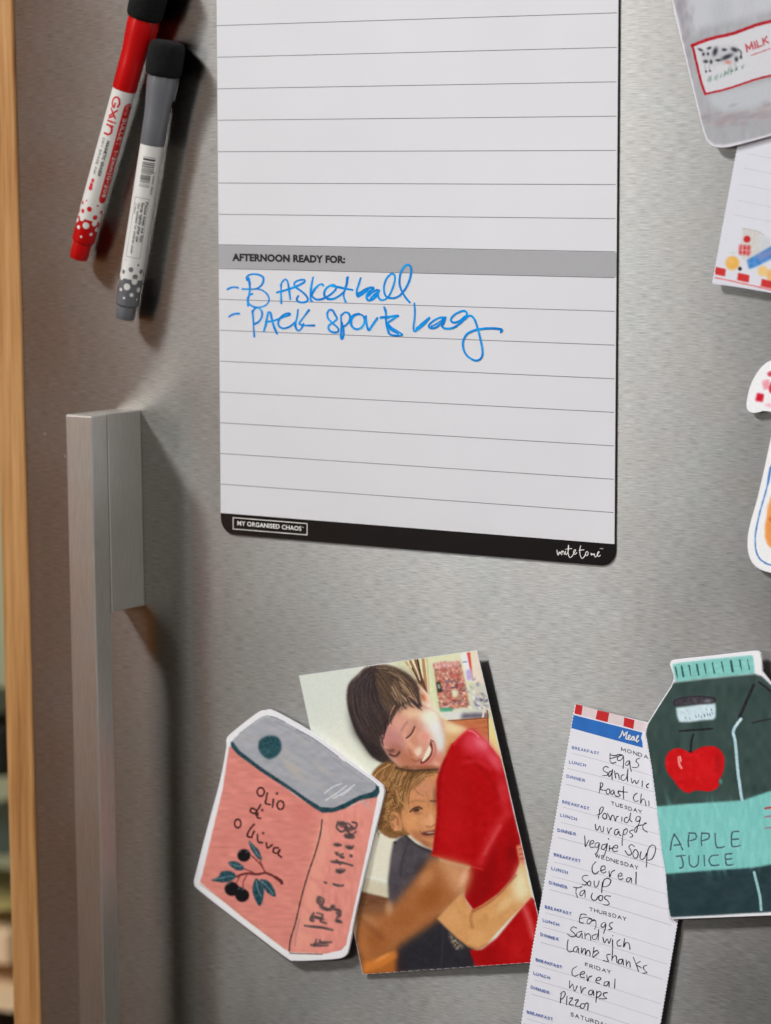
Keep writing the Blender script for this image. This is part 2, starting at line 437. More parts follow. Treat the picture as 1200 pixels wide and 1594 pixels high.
def rounded(x0, x1, z0, z1, r, k=8, corners=(1, 1, 1, 1)):
    P = []
    for (cx, cz, a0, on) in ((x1-r, z0+r, -90, corners[0]), (x1-r, z1-r, 0, corners[1]), (x0+r, z1-r, 90, corners[2]), (x0+r, z0+r, 180, corners[3])):
        if on: P += [(cx+r*math.cos(math.radians(a0+90*i/k)), cz+r*math.sin(math.radians(a0+90*i/k))) for i in range(k+1)]
        else: P.append((cx+(r if a0 in (-90, 0) else -r), cz+(r if a0 in (0, 90) else -r)))
    return P
def slab(name, P, y_front, y_back, mat, parent, label=None):
    n = len(P); V = [(x, y_front, z) for x, z in P]+[(x, y_back, z) for x, z in P]
    Fc = [tuple(range(n)), tuple(range(n, 2*n))[::-1]]+[(i, n+i, n+(i+1) % n, (i+1) % n) for i in range(n)]
    o = part(name, V, Fc, mat, parent, label=label)
    bm = bmesh.new(); bm.from_mesh(o.data); bmesh.ops.recalc_face_normals(bm, faces=bm.faces); bm.to_mesh(o.data); bm.free()
    return o
slab('magnetic_backing', rounded(-0.0002, BW+0.00025, ZBm-0.0005, ZT, 0.0082), -(BH-0.00035), 0.0, M_edge, board)
slab('writing_surface', rounded(0, BW, ZF, ZT-0.0003, 0.008, corners=(0, 1, 1, 0)), -BH, -(BH-0.00034), M_board, board)
slab('footer_band', rounded(0, BW, ZBm, ZF-0.00005, 0.0078, corners=(1, 0, 0, 1)), -BH, -(BH-0.00034), M_blk, board)
slab('header_band', [(0.0, -0.12103), (BW, -0.12103), (BW, -0.10967), (0.0, -0.10967)], -(BH+0.00004), -BH+0.00001, M_hdr, board)
LS = 0.01568
def rule(z, wdt=0.00034):
    v = [DB(0.0001, z+wdt/2, 3e-5), DB(BW-0.0006, z+wdt/2, 3e-5), DB(BW-0.0006, z-wdt/2, 3e-5), DB(0.0001, z-wdt/2, 3e-5)]
    part('ruled_line', v, [(0, 3, 2, 1)], M_line, board)
for k in range(-10, 7): rule(-k*LS)
for k in range(7): rule(-0.13694-k*LS)
rule(-0.10967+0.0003, 0.0004); rule(-0.12103-0.0003, 0.0004)
SB = Sheet(BH)
font_part('header_lettering', SB, 'AFTERNOON READY FOR:', (361.5, 405.6), (537.5, 409.2), 11.0, M_ink, board, bold=0.055, up=9e-5)
strokes_part('logo_frame', SB, [xf([(172, 118), (1035, 188)], 340, 790, 7.5), xf([(1035, 188), (1035, 320)], 340, 790, 7.5),
             xf([(1035, 320), (172, 250)], 340, 790, 7.5), xf([(172, 250), (172, 118)], 340, 790, 7.5)], 1.1, M_whiteink, board, up=5e-5)
font_part('logo_lettering', SB, 'MY ORGANISED CHAOS', (369.6, 817.4), (469.2, 826.2), 7.0, M_whiteink, board, bold=0.02, up=6e-5)
font_part('trade_mark', SB, 'TM', (469.8, 821.6), (472.6, 821.9), 1.6, M_whiteink, board, up=6e-5)
W2M = [[(170, 262), (176, 310), (188, 342), (206, 292), (220, 322), (238, 285), (258, 278)], [(245, 338), (250, 300), (268, 278), (282, 300), (286, 330)],
       [(302, 282), (303, 318), (318, 332), (338, 300), (350, 250), (352, 187)], [(350, 187), (343, 260), (348, 330), (366, 376), (395, 370), (430, 320), (452, 285), (462, 262), (444, 258), (428, 290), (438, 325), (458, 325), (478, 305)],
       [(320, 247), (400, 240)], [(538, 195), (524, 270), (533, 345), (558, 392), (590, 372), (615, 325), (622, 300), (640, 285), (656, 305), (650, 340), (628, 348), (615, 320), (628, 292)],
       [(514, 266), (590, 258)], [(700, 310), (706, 345), (720, 318), (734, 338), (750, 318), (766, 370), (790, 350), (814, 315), (828, 292), (812, 292), (800, 325), (812, 358), (828, 360), (846, 345)], [(300, 252), (304, 254)]]
strokes_part('script_lettering', SB, [xf(s, 850, 830, 10) for s in W2M], 1.15, M_whiteink, board, up=5e-5)
strokes_part('trade_mark', SB, [xf([(840, 238), (885, 240)], 850, 830, 10)], 0.7, M_whiteink, board, up=5e-5)

# blue marker handwriting
def ink_mat():
    m, nt, b = new_mat('blue_marker_ink')
    n = noise(nt, 160, 3, 0.6)
    r = ramp(nt, n.outputs['Fac'], [(0.33, (0.001, 0.19, 0.62)), (0.55, (0.002, 0.31, 0.82)), (0.75, (0.012, 0.45, 0.92))])
    link(nt, r.outputs['Color'], b.inputs['Base Color']); b.inputs['Roughness'].default_value = 0.5; b.inputs['Specular IOR Level'].default_value = 0.15
    return m
M_blue = ink_mat()
H6 = [[(70, 303), (95, 290), (125, 285), (155, 291)],
 [(235, 214), (243, 255), (245, 300), (238, 350), (230, 395), (232, 430)],
 [(224, 232), (220, 208), (245, 188), (290, 184), (330, 195), (351, 215), (347, 250), (325, 280), (290, 298), (240, 300), (188, 299)],
 [(262, 300), (320, 302), (368, 328), (394, 370), (386, 408), (350, 435), (300, 443), (258, 430), (232, 405), (227, 375), (242, 348), (264, 338)],
 [(488, 262), (488, 300), (488, 350), (490, 410)], [(488, 262), (503, 237), (524, 225), (540, 245), (550, 305), (560, 380)],
 [(455, 326), (500, 315), (550, 300), (600, 282), (650, 258), (671, 242), (666, 228), (640, 229), (605, 241), (590, 262), (602, 286), (640, 312), (678, 345), (697, 378), (685, 398), (650, 404), (618, 395), (611, 375), (622, 354)],
 [(738, 208), (725, 270), (718, 330), (718, 378), (730, 396)], [(720, 356), (748, 305), (780, 270), (808, 262), (816, 274)],
 [(720, 338), (738, 366), (768, 382), (812, 376), (865, 348), (908, 310), (916, 284), (897, 268), (865, 276), (836, 300), (824, 332), (832, 360), (860, 378), (900, 375), (945, 350), (985, 315)],
 [(1008, 208), (1000, 260), (980, 320), (976, 360), (992, 403)], [(1004, 210), (996, 260), (985, 300)], [(880, 276), (930, 284), (990, 297), (1045, 306)],
 [(1108, 215), (1090, 270), (1076, 320), (1086, 358), (1120, 335), (1160, 298), (1192, 288), (1208, 296), (1180, 318), (1158, 345), (1155, 372), (1172, 388), (1205, 378), (1238, 345), (1254, 302), (1244, 335), (1250, 370), (1275, 386), (1318, 365), (1352, 305), (1374, 225), (1368, 188), (1344, 182), (1312, 214), (1292, 268), (1290, 320), (1306, 356), (1342, 370), (1392, 362), (1440, 320), (1480, 250), (1501, 172), (1496, 126), (1471, 110), (1440, 134), (1415, 190), (1410, 258), (1428, 315), (1458, 366), (1490, 403)],
 [(1080, 342), (1110, 346), (1145, 322), (1170, 296)], [(1078, 336), (1105, 326), (1140, 304), (1170, 292)], [(1090, 352), (1125, 338), (1160, 306)], [(1165, 355), (1195, 330), (1235, 305)], [(1185, 372), (1215, 345), (1245, 318)],
 [(84, 514), (108, 499), (135, 491), (162, 491)],
 [(265, 470), (272, 540), (275, 600), (280, 668)], [(268, 480), (283, 452), (302, 443), (322, 452), (340, 482), (336, 520), (316, 552), (284, 572)],
 [(388, 482), (376, 540), (366, 590), (354, 626)], [(384, 500), (372, 560), (360, 608)], [(388, 482), (404, 482), (416, 530), (432, 590), (457, 647)],
 [(372, 556), (410, 550), (450, 540), (510, 516), (556, 500), (548, 488), (512, 498), (482, 525), (466, 560), (476, 592), (510, 606), (555, 592), (594, 560)],
 [(620, 460), (612, 520), (600, 570), (604, 602), (625, 624), (652, 598), (662, 572)], [(705, 464), (670, 510), (632, 562), (642, 578), (675, 583), (747, 583)],
 [(908, 498), (890, 467), (864, 463), (848, 490), (856, 530), (890, 566), (928, 600), (935, 626), (912, 638), (876, 630), (857, 606), (864, 580), (898, 556), (924, 530), (908, 498)],
 [(955, 500), (956, 560), (957, 620), (955, 675), (966, 687), (976, 650), (970, 600), (960, 560)], [(958, 505), (985, 482), (1013, 488), (1026, 515), (1018, 550), (994, 580), (965, 596)],
 [(1098, 494), (1062, 503), (1037, 538), (1038, 585), (1070, 611), (1112, 600), (1137, 560), (1131, 515), (1098, 494), (1055, 500), (1030, 528), (1018, 560)],
 [(1148, 512), (1152, 560), (1170, 620), (1200, 580), (1238, 526)],
 [(1290, 440), (1304, 480), (1305, 540), (1314, 598), (1328, 642)], [(1265, 522), (1318, 514), (1400, 506)], [(1300, 528), (1350, 516), (1400, 510)],
 [(1400, 508), (1350, 540), (1322, 566), (1350, 600), (1398, 630), (1434, 655), (1385, 662), (1342, 655), (1328, 642)], [(1310, 580), (1345, 615), (1400, 648)],
 [(1525, 410), (1530, 480), (1525, 550), (1519, 600), (1530, 628), (1578, 580), (1620, 540), (1645, 520), (1612, 562), (1562, 606), (1535, 625)], [(1545, 605), (1590, 565), (1630, 532)],
 [(1766, 522), (1725, 522), (1678, 544), (1640, 580), (1648, 602), (1690, 600), (1738, 562), (1768, 518), (1754, 562), (1742, 588), (1768, 607), (1830, 600), (1888, 560), (1928, 512), (1932, 482), (1905, 469), (1855, 488), (1817, 520), (1812, 548), (1838, 560), (1880, 546), (1918, 515), (1944, 508), (1972, 510), (1996, 540), (2020, 610), (2040, 690), (2054, 760), (2054, 818), (2030, 850), (1990, 852), (1940, 822), (1910, 772), (1905, 712), (1930, 656), (1980, 625), (2050, 609), (2140, 605), (2204, 614), (2200, 632)],
 [(1660, 590), (1705, 565), (1745, 535)], [(1850, 590), (1895, 555), (1935, 518)]]
strokes_part('handwriting', SB, [xf(s, 340, 390, 5) for s in H6], 3.3, M_blue, board, up=6e-5, rnd=RND, ramp_up=4e-7, step=3e-6)

# ------------------------------------------------------------------ painted prints: a colour per mesh point, brushed on like the artwork itself
class Canvas:
    def __init__(self, x0, y0, x1, y1, ss, base):
        self.x0, self.y0, self.ss = x0, y0, ss
        self.w, self.h = int((x1-x0)*ss), int((y1-y0)*ss)
        self.a = np.empty((self.h, self.w, 3), np.float32); self.a[:] = base
        self.rng = np.random.default_rng(3)
    def frame(self, ox, oy, s): self.ox, self.oy, self.s = ox, oy, s
    def T(self, P):
        P = np.asarray(P, float); X = (self.ox+P[:, 0]/self.s-self.x0)*self.ss; Y = (self.oy+P[:, 1]/self.s-self.y0)*self.ss
        return np.stack([X, Y], 1)
    def _blend(self, X0, Y0, m, c, var=0, vs=6, op=1.0):
        h, w = m.shape
        a0, b0 = max(0, Y0), max(0, X0); a1, b1 = min(self.h, Y0+h), min(self.w, X0+w)
        if a1 <= a0 or b1 <= b0: return
        m = m[a0-Y0:a1-Y0, b0-X0:b1-X0, None]*op
        col = np.asarray(c, np.float32)
        if col.ndim == 1 and var:
            col = col+self.tex(a1-a0, b1-b0, vs)[..., None]*var
        self.a[a0:a1, b0:b1] = self.a[a0:a1, b0:b1]*(1-m)+col*m
    def tex(self, h, w, s):
        sx, sy = (s, s) if np.ndim(s) == 0 else s
        sx *= self.ss; sy *= self.ss
        gh, gw = int(h/sy)+3, int(w/sx)+3
        g = self.rng.standard_normal((gh, gw))
        yy = np.arange(h)/sy; xx = np.arange(w)/sx
        iy, ix = yy.astype(int), xx.astype(int); fy, fx = (yy-iy)[:, None], (xx-ix)[None]
        fy = fy*fy*(3-2*fy); fx = fx*fx*(3-2*fx)
        return (g[iy][:, ix]*(1-fx)+g[iy][:, ix+1]*fx)*(1-fy)+(g[iy+1][:, ix]*(1-fx)+g[iy+1][:, ix+1]*fx)*fy
    def poly(self, P, c, soft=0.5, curve=False, var=0, vs=6, op=1.0, n=5):
        Q = self.T(P)
        if curve: Q = smooth_curve(Q, True, n)
        soft = soft*self.ss; pad = int(3*soft)+3
        X0, Y0 = int(Q[:, 0].min())-pad, int(Q[:, 1].min())-pad
        X1, Y1 = int(Q[:, 0].max())+pad, int(Q[:, 1].max())+pad
        X0, Y0, X1, Y1 = max(X0, -60), max(Y0, -60), min(X1, self.w+60), min(Y1, self.h+60)
        if X1 <= X0 or Y1 <= Y0: return
        xs = np.arange(X0, X1)+0.5; ys = np.arange(Y0, Y1)+0.5
        m = np.zeros((len(ys), len(xs)), bool)
        for i in range(len(Q)):
            (xa, ya), (xb, yb) = Q[i-1], Q[i]
            if ya == yb: continue
            lo, hi = min(ya, yb), max(ya, yb)
            r = np.nonzero((ys > lo) & (ys <= hi))[0]
            if len(r) == 0: continue
            xi = xa+(ys[r]-ya)*(xb-xa)/(yb-ya)
            m[r] ^= xs[None] < xi[:, None]
        f = m.astype(np.float32)
        self._blend(X0, Y0, blur(f, soft), c, var, vs, op)
    def keep(self, polys, white, soft=0.5):
        """card colour everywhere outside the painted shapes"""
        old = self.a; self.a = np.zeros_like(old)
        for P, cur in polys: self.poly(P, (1, 1, 1), soft, cur)
        m = self.a[..., :1]; self.a = old*m+np.asarray(white, np.float32)*(1-m)
    def blob(self, x, y, rx, ry, c, ang=0, op=1.0, p=1.5):
        q = self.T([(x, y)])[0]; k = self.ss/self.s; rx *= k; ry *= k
        R = int(max(rx, ry)*2.2)+2; X0, Y0 = int(q[0])-R, int(q[1])-R
        yy, xx = np.mgrid[Y0:Y0+2*R, X0:X0+2*R]+0.5
        dx, dy = xx-q[0], yy-q[1]; ca, sa = math.cos(math.radians(ang)), math.sin(math.radians(ang))
        u = (dx*ca+dy*sa)/rx; v = (-dx*sa+dy*ca)/ry
        self._blend(X0, Y0, np.exp(-(u*u+v*v)**p).astype(np.float32), c, op=op)
    def line(self, P, w, c, soft=0.5, op=1.0, n=4, taper=False, var=0, vs=3):
        Q = smooth_curve(self.T(P), n=n); r = w*self.ss/self.s/2; sf = soft*self.ss
        pad = int(r+3*sf)+3
        X0, Y0 = int(Q[:, 0].min())-pad, int(Q[:, 1].min())-pad; X1, Y1 = int(Q[:, 0].max())+pad, int(Q[:, 1].max())+pad
        X0, Y0, X1, Y1 = max(X0, 0), max(Y0, 0), min(X1, self.w), min(Y1, self.h)
        if X1 <= X0 or Y1 <= Y0: return
        yy, xx = np.mgrid[Y0:Y1, X0:X1]+0.5
        D = np.full(yy.shape, 1e9)
        m = len(Q)
        for i in range(m-1):
            a, b = Q[i], Q[i+1]; d = b-a; L = d@d+1e-9
            t = np.clip(((xx-a[0])*d[0]+(yy-a[1])*d[1])/L, 0, 1)
            rr = r*(1-0.85*((i+0.5)/m)**2) if taper else r
            D = np.minimum(D, np.hypot(xx-a[0]-t*d[0], yy-a[1]-t*d[1])-rr)
        self._blend(X0, Y0, np.clip(0.5-D/(2*max(sf, 0.5)), 0, 1).astype(np.float32), c, var, vs, op)
    def strands(self, g, count, w, cols, soft=0.4, op=0.6, jit=4, part_len=0.6):
        """hair-like strokes between neighbouring guide lines"""
        G = [smooth_curve(np.array(q, float), n=8) for q in g]
        G = [np.stack([np.interp(np.linspace(0, 1, 24), np.linspace(0, 1, len(q)), q[:, k]) for k in (0, 1)], 1) for q in G]
        for _ in range(count):
            i = self.rng.integers(len(G)-1); t = self.rng.random()
            q = G[i]*(1-t)+G[i+1]*t
            a = self.rng.random()*(1-part_len); b = a+part_len*(0.5+0.5*self.rng.random())
            k0, k1 = int(a*23), max(int(a*23)+4, int(b*23)); q = q[k0:k1+1:3]+self.rng.standard_normal(2)*jit
            if len(q) < 3: continue
            self.line(q, w*(0.6+0.8*self.rng.random()), cols[self.rng.integers(len(cols))], soft, op*(0.5+0.5*self.rng.random()), n=2, taper=True)
def blur(f, s):
    if s < 0.3: return f
    r = max(1, int(round(s*0.95)))
    for _ in range(3):
        for ax in (0, 1):
            c = np.cumsum(np.pad(f, [(r+1, r) if a == ax else (0, 0) for a in (0, 1)], mode='edge'), axis=ax, dtype=np.float64)
            n = f.shape[ax]
            hi = np.take(c, np.arange(2*r+1, 2*r+1+n), ax); lo = np.take(c, np.arange(0, n), ax)
            f = ((hi-lo)/(2*r+1)).astype(np.float32)
    return f
def inside(Q, X, Y):
    m = np.zeros(X.shape, bool)
    for i in range(len(Q)):
        (xa, ya), (xb, yb) = Q[i-1], Q[i]
        if ya == yb: continue
        m ^= ((Y > min(ya, yb)) & (Y <= max(ya, yb)) & (X < xa+(Y-ya)*(xb-xa)/(yb-ya)))
    return m
def print_part(name, cv, sheet, outline, mat, parent, up=3e-5, step=1.0, k=1.0, label=None):
    Q = np.array(outline, float)
    xs = np.arange(cv.x0, cv.x0+cv.w/cv.ss-step/2, step); ys = np.arange(cv.y0, cv.y0+cv.h/cv.ss-step/2, step)
    X, Y = np.meshgrid(xs, ys)
    ins = inside(Q, X, Y)
    cell = ins[:-1, :-1] & ins[1:, :-1] & ins[:-1, 1:] & ins[1:, 1:]
    idx = -np.ones(X.shape, int)
    use = np.zeros(X.shape, bool)
    for a in (0, 1):
        for b in (0, 1): use[a:a+cell.shape[0], b:b+cell.shape[1]] |= cell
    idx[use] = np.arange(use.sum())
    P = np.stack([X[use], Y[use]], 1)
    ci = np.clip(((P[:, 1]-cv.y0)*cv.ss).astype(int), 0, cv.h-1); cj = np.clip(((P[:, 0]-cv.x0)*cv.ss).astype(int), 0, cv.w-1)
    sm = blur3(cv.a, cv.ss*step*0.33)
    col = np.clip(lin(np.clip(sm[ci, cj], 0, 255))*k, 0.002, 0.93)
    r, c = np.nonzero(cell)
    quads = np.stack([idx[r, c], idx[r+1, c], idx[r+1, c+1], idx[r, c+1]], 1)
    V = sheet.many(P, up)
    base = world_loc(parent)
    me = bpy.data.meshes.new(name)
    me.vertices.add(len(V)); me.vertices.foreach_set('co', (V-np.array(base)).astype(np.float32).ravel())
    me.loops.add(len(quads)*4); me.loops.foreach_set('vertex_index', quads.ravel().astype(np.int32))
    me.polygons.add(len(quads)); me.polygons.foreach_set('loop_start', (np.arange(len(quads))*4).astype(np.int32))
    me.update(calc_edges=True)
    ca = me.color_attributes.new('print', 'FLOAT_COLOR', 'POINT')
    cc = np.ones((len(V), 4), np.float32); cc[:, :3] = col
    ca.data.foreach_set('color', cc.ravel())
    me.materials.append(mat)
    o = bpy.data.objects.new(name, me); COL.objects.link(o); o.parent = parent
    if label: o['label'] = label
    return o
def blur3(a, s):
    return np.stack([blur(np.ascontiguousarray(a[..., i]), s) for i in range(3)], 2) if s >= 0.6 else a
def print_mat(name, rough, spec=0.5, grain=0.0, coat=0.0, bump=0.0):
    m, nt, b = new_mat(name)
    at = N(nt, 'ShaderNodeAttribute'); at.attribute_name = 'print'
    n = noise(nt, 900, 4, 0.6)
    mr = N(nt, 'ShaderNodeMapRange'); mr.inputs['To Min'].default_value = 1-grain; mr.inputs['To Max'].default_value = 1+grain
    mr.inputs['From Min'].default_value = 0.25; mr.inputs['From Max'].default_value = 0.75
    link(nt, n.outputs['Fac'], mr.inputs['Value'])
    mu = N(nt, 'ShaderNodeVectorMath', operation='SCALE')
    link(nt, at.outputs['Color'], mu.inputs[0]); link(nt, mr.outputs[0], mu.inputs['Scale'])
    link(nt, mu.outputs[0], b.inputs['Base Color'])
    b.inputs['Roughness'].default_value = rough; b.inputs['Specular IOR Level'].default_value = spec
    b.inputs['Coat Weight'].default_value = coat
    return m
KP = 1.24                                         # photograph brightness -> paint reflectance
M_card = plain('white_coated_card', (238, 237, 243), 0.45, k=1.02, var=0.01)
M_art = print_mat('satin_art_print', 0.55, 0.15, 0.06)
M_photo = print_mat('glossy_photo_paper', 0.35, 0.22, 0.015)
def smooth_outline(P, n=4): return [tuple(q) for q in smooth_curve(P, True, n)]

# ------------------------------------------------------------------ snapshot: two boys hugging, printed on photo paper
SP = Sheet(0.0020, (0.021, 0.006), (0.048, -0.326))
photo_px = [(465.2, 1051.7), (742.2, 1012.3), (854.0, 1496.6), (564.8, 1517.0)]
snap = thing('snapshot', 'glossy colour snapshot of a boy in a red shirt hugging a smaller curly haired boy', 'photograph', SP(565, 1517))
card('photo_paper', SP, photo_px, 0.00035, M_card, snap)
cv = Canvas(462, 1008, 858, 1520, 2, (217, 221, 204))
cv.frame(450, 1000, 3)
P_, B_, L_ = cv.poly, cv.blob, cv.line
P_([(0, 0), (340, 0), (280, 700), (0, 900)], (208, 214, 203), 12)
B_(230, 560, 120, 200, (228, 228, 210), op=.7)
P_([(420, 40), (1000, 0), (1000, 420), (720, 420), (560, 160)], (214, 216, 176), 6)
# brushes standing behind
for (a, b, w, c) in [((545, 90), (600, 190), 10, (190, 160, 120)), ((565, 85), (615, 200), 12, (150, 112, 78)), ((590, 75), (625, 215), 16, (136, 92, 62)), ((600, 80), (618, 190), 8, (60, 48, 40)),
                     ((625, 75), (640, 240), 14, (176, 132, 92)), ((643, 70), (652, 240), 8, (206, 184, 150)), ((612, 150), (640, 235), 12, (96, 62, 46)), ((575, 120), (608, 190), 6, (58, 52, 50)), ((555, 110), (590, 170), 6, (226, 206, 170)), ((583, 95), (612, 175), 5, (228, 214, 190))]:
    L_([a, ((a[0]+b[0])/2+2, (a[1]+b[1])/2), b], w, c, .5)
L_([(656, 100), (700, 322)], 16, (206, 214, 172), .7)
P_([(672, 60), (800, 55), (850, 320), (706, 326)], (214, 214, 178), 1)
P_([(672, 98), (800, 88), (846, 300), (704, 318)], (178, 122, 104), 1.2, var=26, vs=3)
rg = np.random.default_rng(5)
pal = [(196, 88, 92), (170, 74, 80), (224, 190, 150), (122, 92, 128), (206, 120, 70), (232, 214, 196), (150, 60, 60), (196, 150, 120), (96, 72, 76), (216, 132, 132), (182, 96, 74)]
for _ in range(150):
    u, v = rg.random(), rg.random()
    x = 674+v*32+u*(128-0*v)+4; y = 96+v*215
    if x > 798+v*46: continue
    c = pal[rg.integers(11)] if v > .3 or rg.random() < .5 else [(206, 110, 110), (226, 190, 186), (180, 70, 72)][rg.integers(3)]
    B_(x, y, 5+8*rg.random(), 4+6*rg.random(), c, ang=rg.random()*90, op=.55)
P_([(676, 96), (798, 82), (806, 112), (682, 124)], (226, 186, 176), 2, op=.6)
P_([(686, 185), (706, 183), (716, 230), (694, 236)], (58, 56, 50), .7); P_([(692, 196), (703, 195), (708, 214), (697, 216)], (150, 158, 146), .6)
P_([(758, 222), (782, 220), (788, 252), (764, 256)], (212, 214, 186), .8); L_([(756, 212), (784, 208)], 5, (86, 84, 100))
P_([(704, 306), (760, 304), (764, 322), (707, 325)], (74, 158, 124), .7); P_([(770, 310), (840, 306), (842, 318), (772, 322)], (198, 206, 192), .8)
P_([(800, 52), (835, 48), (862, 178), (832, 184)], (226, 226, 226), 1); P_([(830, 48), (846, 46), (860, 176), (856, 178)], (206, 66, 56), .6)
P_([(826, 130), (852, 124), (858, 172), (832, 180)], (186, 166, 208), 1); L_([(812, 92), (830, 90)], 5, (120, 140, 180))
P_([(850, 44), (882, 40), (920, 200), (866, 196)], (224, 208, 192), 2)
P_([(842, 190), (925, 196), (936, 325), (850, 325)], (196, 196, 184), 3)
for _ in range(46):
    x, y = 890+rg.normal()*24, 262+rg.normal()*34
    B_(x, y, 5+7*rg.random(), 4+6*rg.random(), [(108, 108, 146), (206, 206, 206), (150, 152, 166), (70, 66, 96), (228, 228, 224), (164, 160, 150)][rg.integers(6)], ang=40, op=.7)
L_([(870, 215), (885, 240), (905, 262)], 6, (214, 196, 170))
P_([(700, 326), (934, 318), (936, 352), (738, 366)], (212, 212, 206), 1.5); P_([(810, 330), (934, 328), (934, 352), (800, 358)], (74, 66, 84), 2, op=.8)
L_([(912, 300), (905, 350)], 9, (220, 206, 190))
P_([(732, 366), (930, 352), (934, 500), (880, 470), (800, 420)], (186, 108, 68), 1, var=5, vs=(14, 3)); L_([(740, 366), (930, 352)], 5, (120, 62, 40)); L_([(926, 318), (934, 495)], 6, (132, 74, 46)); L_([(800, 408), (880, 400), (926, 398)], 2, (150, 80, 50))
P_([(938, 320), (1020, 620), (960, 560), (936, 480)], (222, 206, 140), 1.2)
# lower left: skirting and floor
P_([(380, 880), (500, 900), (500, 1120), (330, 1080)], (222, 218, 198), 4)
P_([(340, 1096), (480, 1136), (480, 1200), (325, 1166)], (206, 198, 172), 2); L_([(340, 1088), (478, 1118)], 6, (236, 232, 214), 1)
P_([(325, 1160), (480, 1198), (560, 1420), (520, 1560), (300, 1560)], (112, 72, 48), 1.2, var=8, vs=(12, 3)); P_([(330, 1230), (480, 1210), (500, 1300), (320, 1300)], (128, 86, 58), 4)
P_([(330, 1480), (560, 1420), (560, 1560), (330, 1560)], (168, 96, 40), 5)
# boy's neck and ear
P_([(700, 350), (760, 374), (850, 412), (800, 440), (752, 492), (728, 560), (690, 600), (660, 520)], (206, 158, 108), 1.2, var=3)
P_([(716, 370), (770, 382), (846, 410), (800, 424), (740, 420)], (232, 214, 172), 4); B_(742, 520, 16, 50, (176, 112, 62), ang=14, op=.8)
P_([(590, 196), (612, 200), (645, 235), (668, 285), (676, 318), (650, 330), (612, 300), (592, 250)], (232, 192, 166), 1)
P_([(612, 238), (632, 246), (640, 275), (622, 268)], (206, 104, 62), 1.6); B_(605, 214, 9, 7, (204, 128, 104)); L_([(600, 200), (640, 236), (664, 292)], 5, (240, 214, 190), .7); B_(652, 300, 12, 16, (246, 226, 206), op=.8)
# face
FACE = [(600, 286), (645, 300), (686, 322), (714, 362), (726, 430), (730, 500), (716, 560), (690, 592), (640, 596), (580, 593), (530, 592), (488, 560), (450, 515), (424, 460), (428, 405), (470, 345), (530, 300)]
P_(FACE, (200, 142, 120), 1.0, curve=True, var=3)
B_(480, 440, 52, 80, (190, 130, 126), ang=-30, op=.9); B_(520, 380, 50, 42, (214, 158, 140), op=.8); B_(580, 330, 50, 28, (230, 196, 158), op=.8)
B_(672, 392, 48, 82, (226, 214, 204), ang=-12, op=.85); B_(682, 392, 26, 60, (226, 228, 226), ang=-12, op=.8); B_(655, 345, 46, 36, (234, 230, 206), op=.9); B_(704, 462, 24, 60, (216, 220, 214), op=.9)
B_(622, 440, 34, 34, (222, 160, 138), op=.7); B_(640, 440, 20, 18, (226, 120, 110), op=.35); B_(572, 470, 26, 44, (204, 138, 108), ang=20, op=.7)
B_(560, 545, 56, 36, (178, 108, 80), ang=10, op=.8); B_(500, 500, 40, 28, (160, 98, 80), ang=30, op=.7); B_(698, 545, 26, 36, (206, 134, 110), op=.85); B_(640, 585, 60, 14, (150, 82, 56), op=.85); B_(545, 588, 40, 12, (140, 84, 62), op=.7)
# nose
L_([(540, 430), (560, 470), (590, 505)], 18, (226, 172, 146), 4, op=.7); B_(604, 510, 17, 26, (236, 206, 184), ang=25, op=.95); L_([(575, 545), (592, 556), (612, 548)], 6, (140, 78, 56), 1.6, op=.8); B_(582, 532, 12, 12, (198, 128, 98), op=.8); L_([(560, 500), (572, 530)], 8, (172, 104, 78), 2.5, op=.6)
# eyes and brows
L_([(548, 446), (562, 436), (576, 418), (586, 394)], 7, (66, 42, 40), .8); L_([(552, 436), (566, 422), (578, 402)], 5, (186, 120, 104), 1.6, op=.7); L_([(556, 452), (574, 438), (590, 412)], 4, (222, 170, 146), 1.2, op=.8); L_([(524, 412), (536, 392), (552, 372)], 6, (166, 110, 96), 1.8, op=.75)
L_([(470, 522), (486, 530), (502, 528), (516, 512)], 8, (58, 36, 34), 1.2); B_(478, 508, 18, 10, (110, 66, 60), op=.7); L_([(456, 500), (470, 505), (488, 500)], 6, (96, 60, 56), 1.6, op=.7); L_([(500, 540), (515, 530), (524, 514)], 5, (170, 110, 88), 1.4, op=.8)
# mouth
P_([(662, 458), (671, 486), (668, 520), (652, 548), (626, 566), (612, 560), (640, 520), (655, 486)], (116, 44, 40), .7, curve=True); P_([(656, 480), (664, 500), (656, 526), (634, 550), (620, 556), (634, 522), (648, 494)], (240, 224, 200), .6, curve=True)
for y in (494, 506, 519, 532, 544): L_([(650-(y-494)*.45, y-2), (662-(y-494)*.5, y+3)], 1.6, (206, 176, 150), .4, op=.7)
L_([(678, 468), (684, 500), (676, 532), (652, 560), (626, 574)], 9, (196, 104, 92), 1.2, op=.85); L_([(664, 456), (674, 462)], 5, (120, 56, 50), .8); L_([(645, 470), (640, 500), (618, 540)], 6, (226, 168, 146), 1.4, op=.6); B_(688, 566, 16, 12, (226, 168, 146), op=.6)
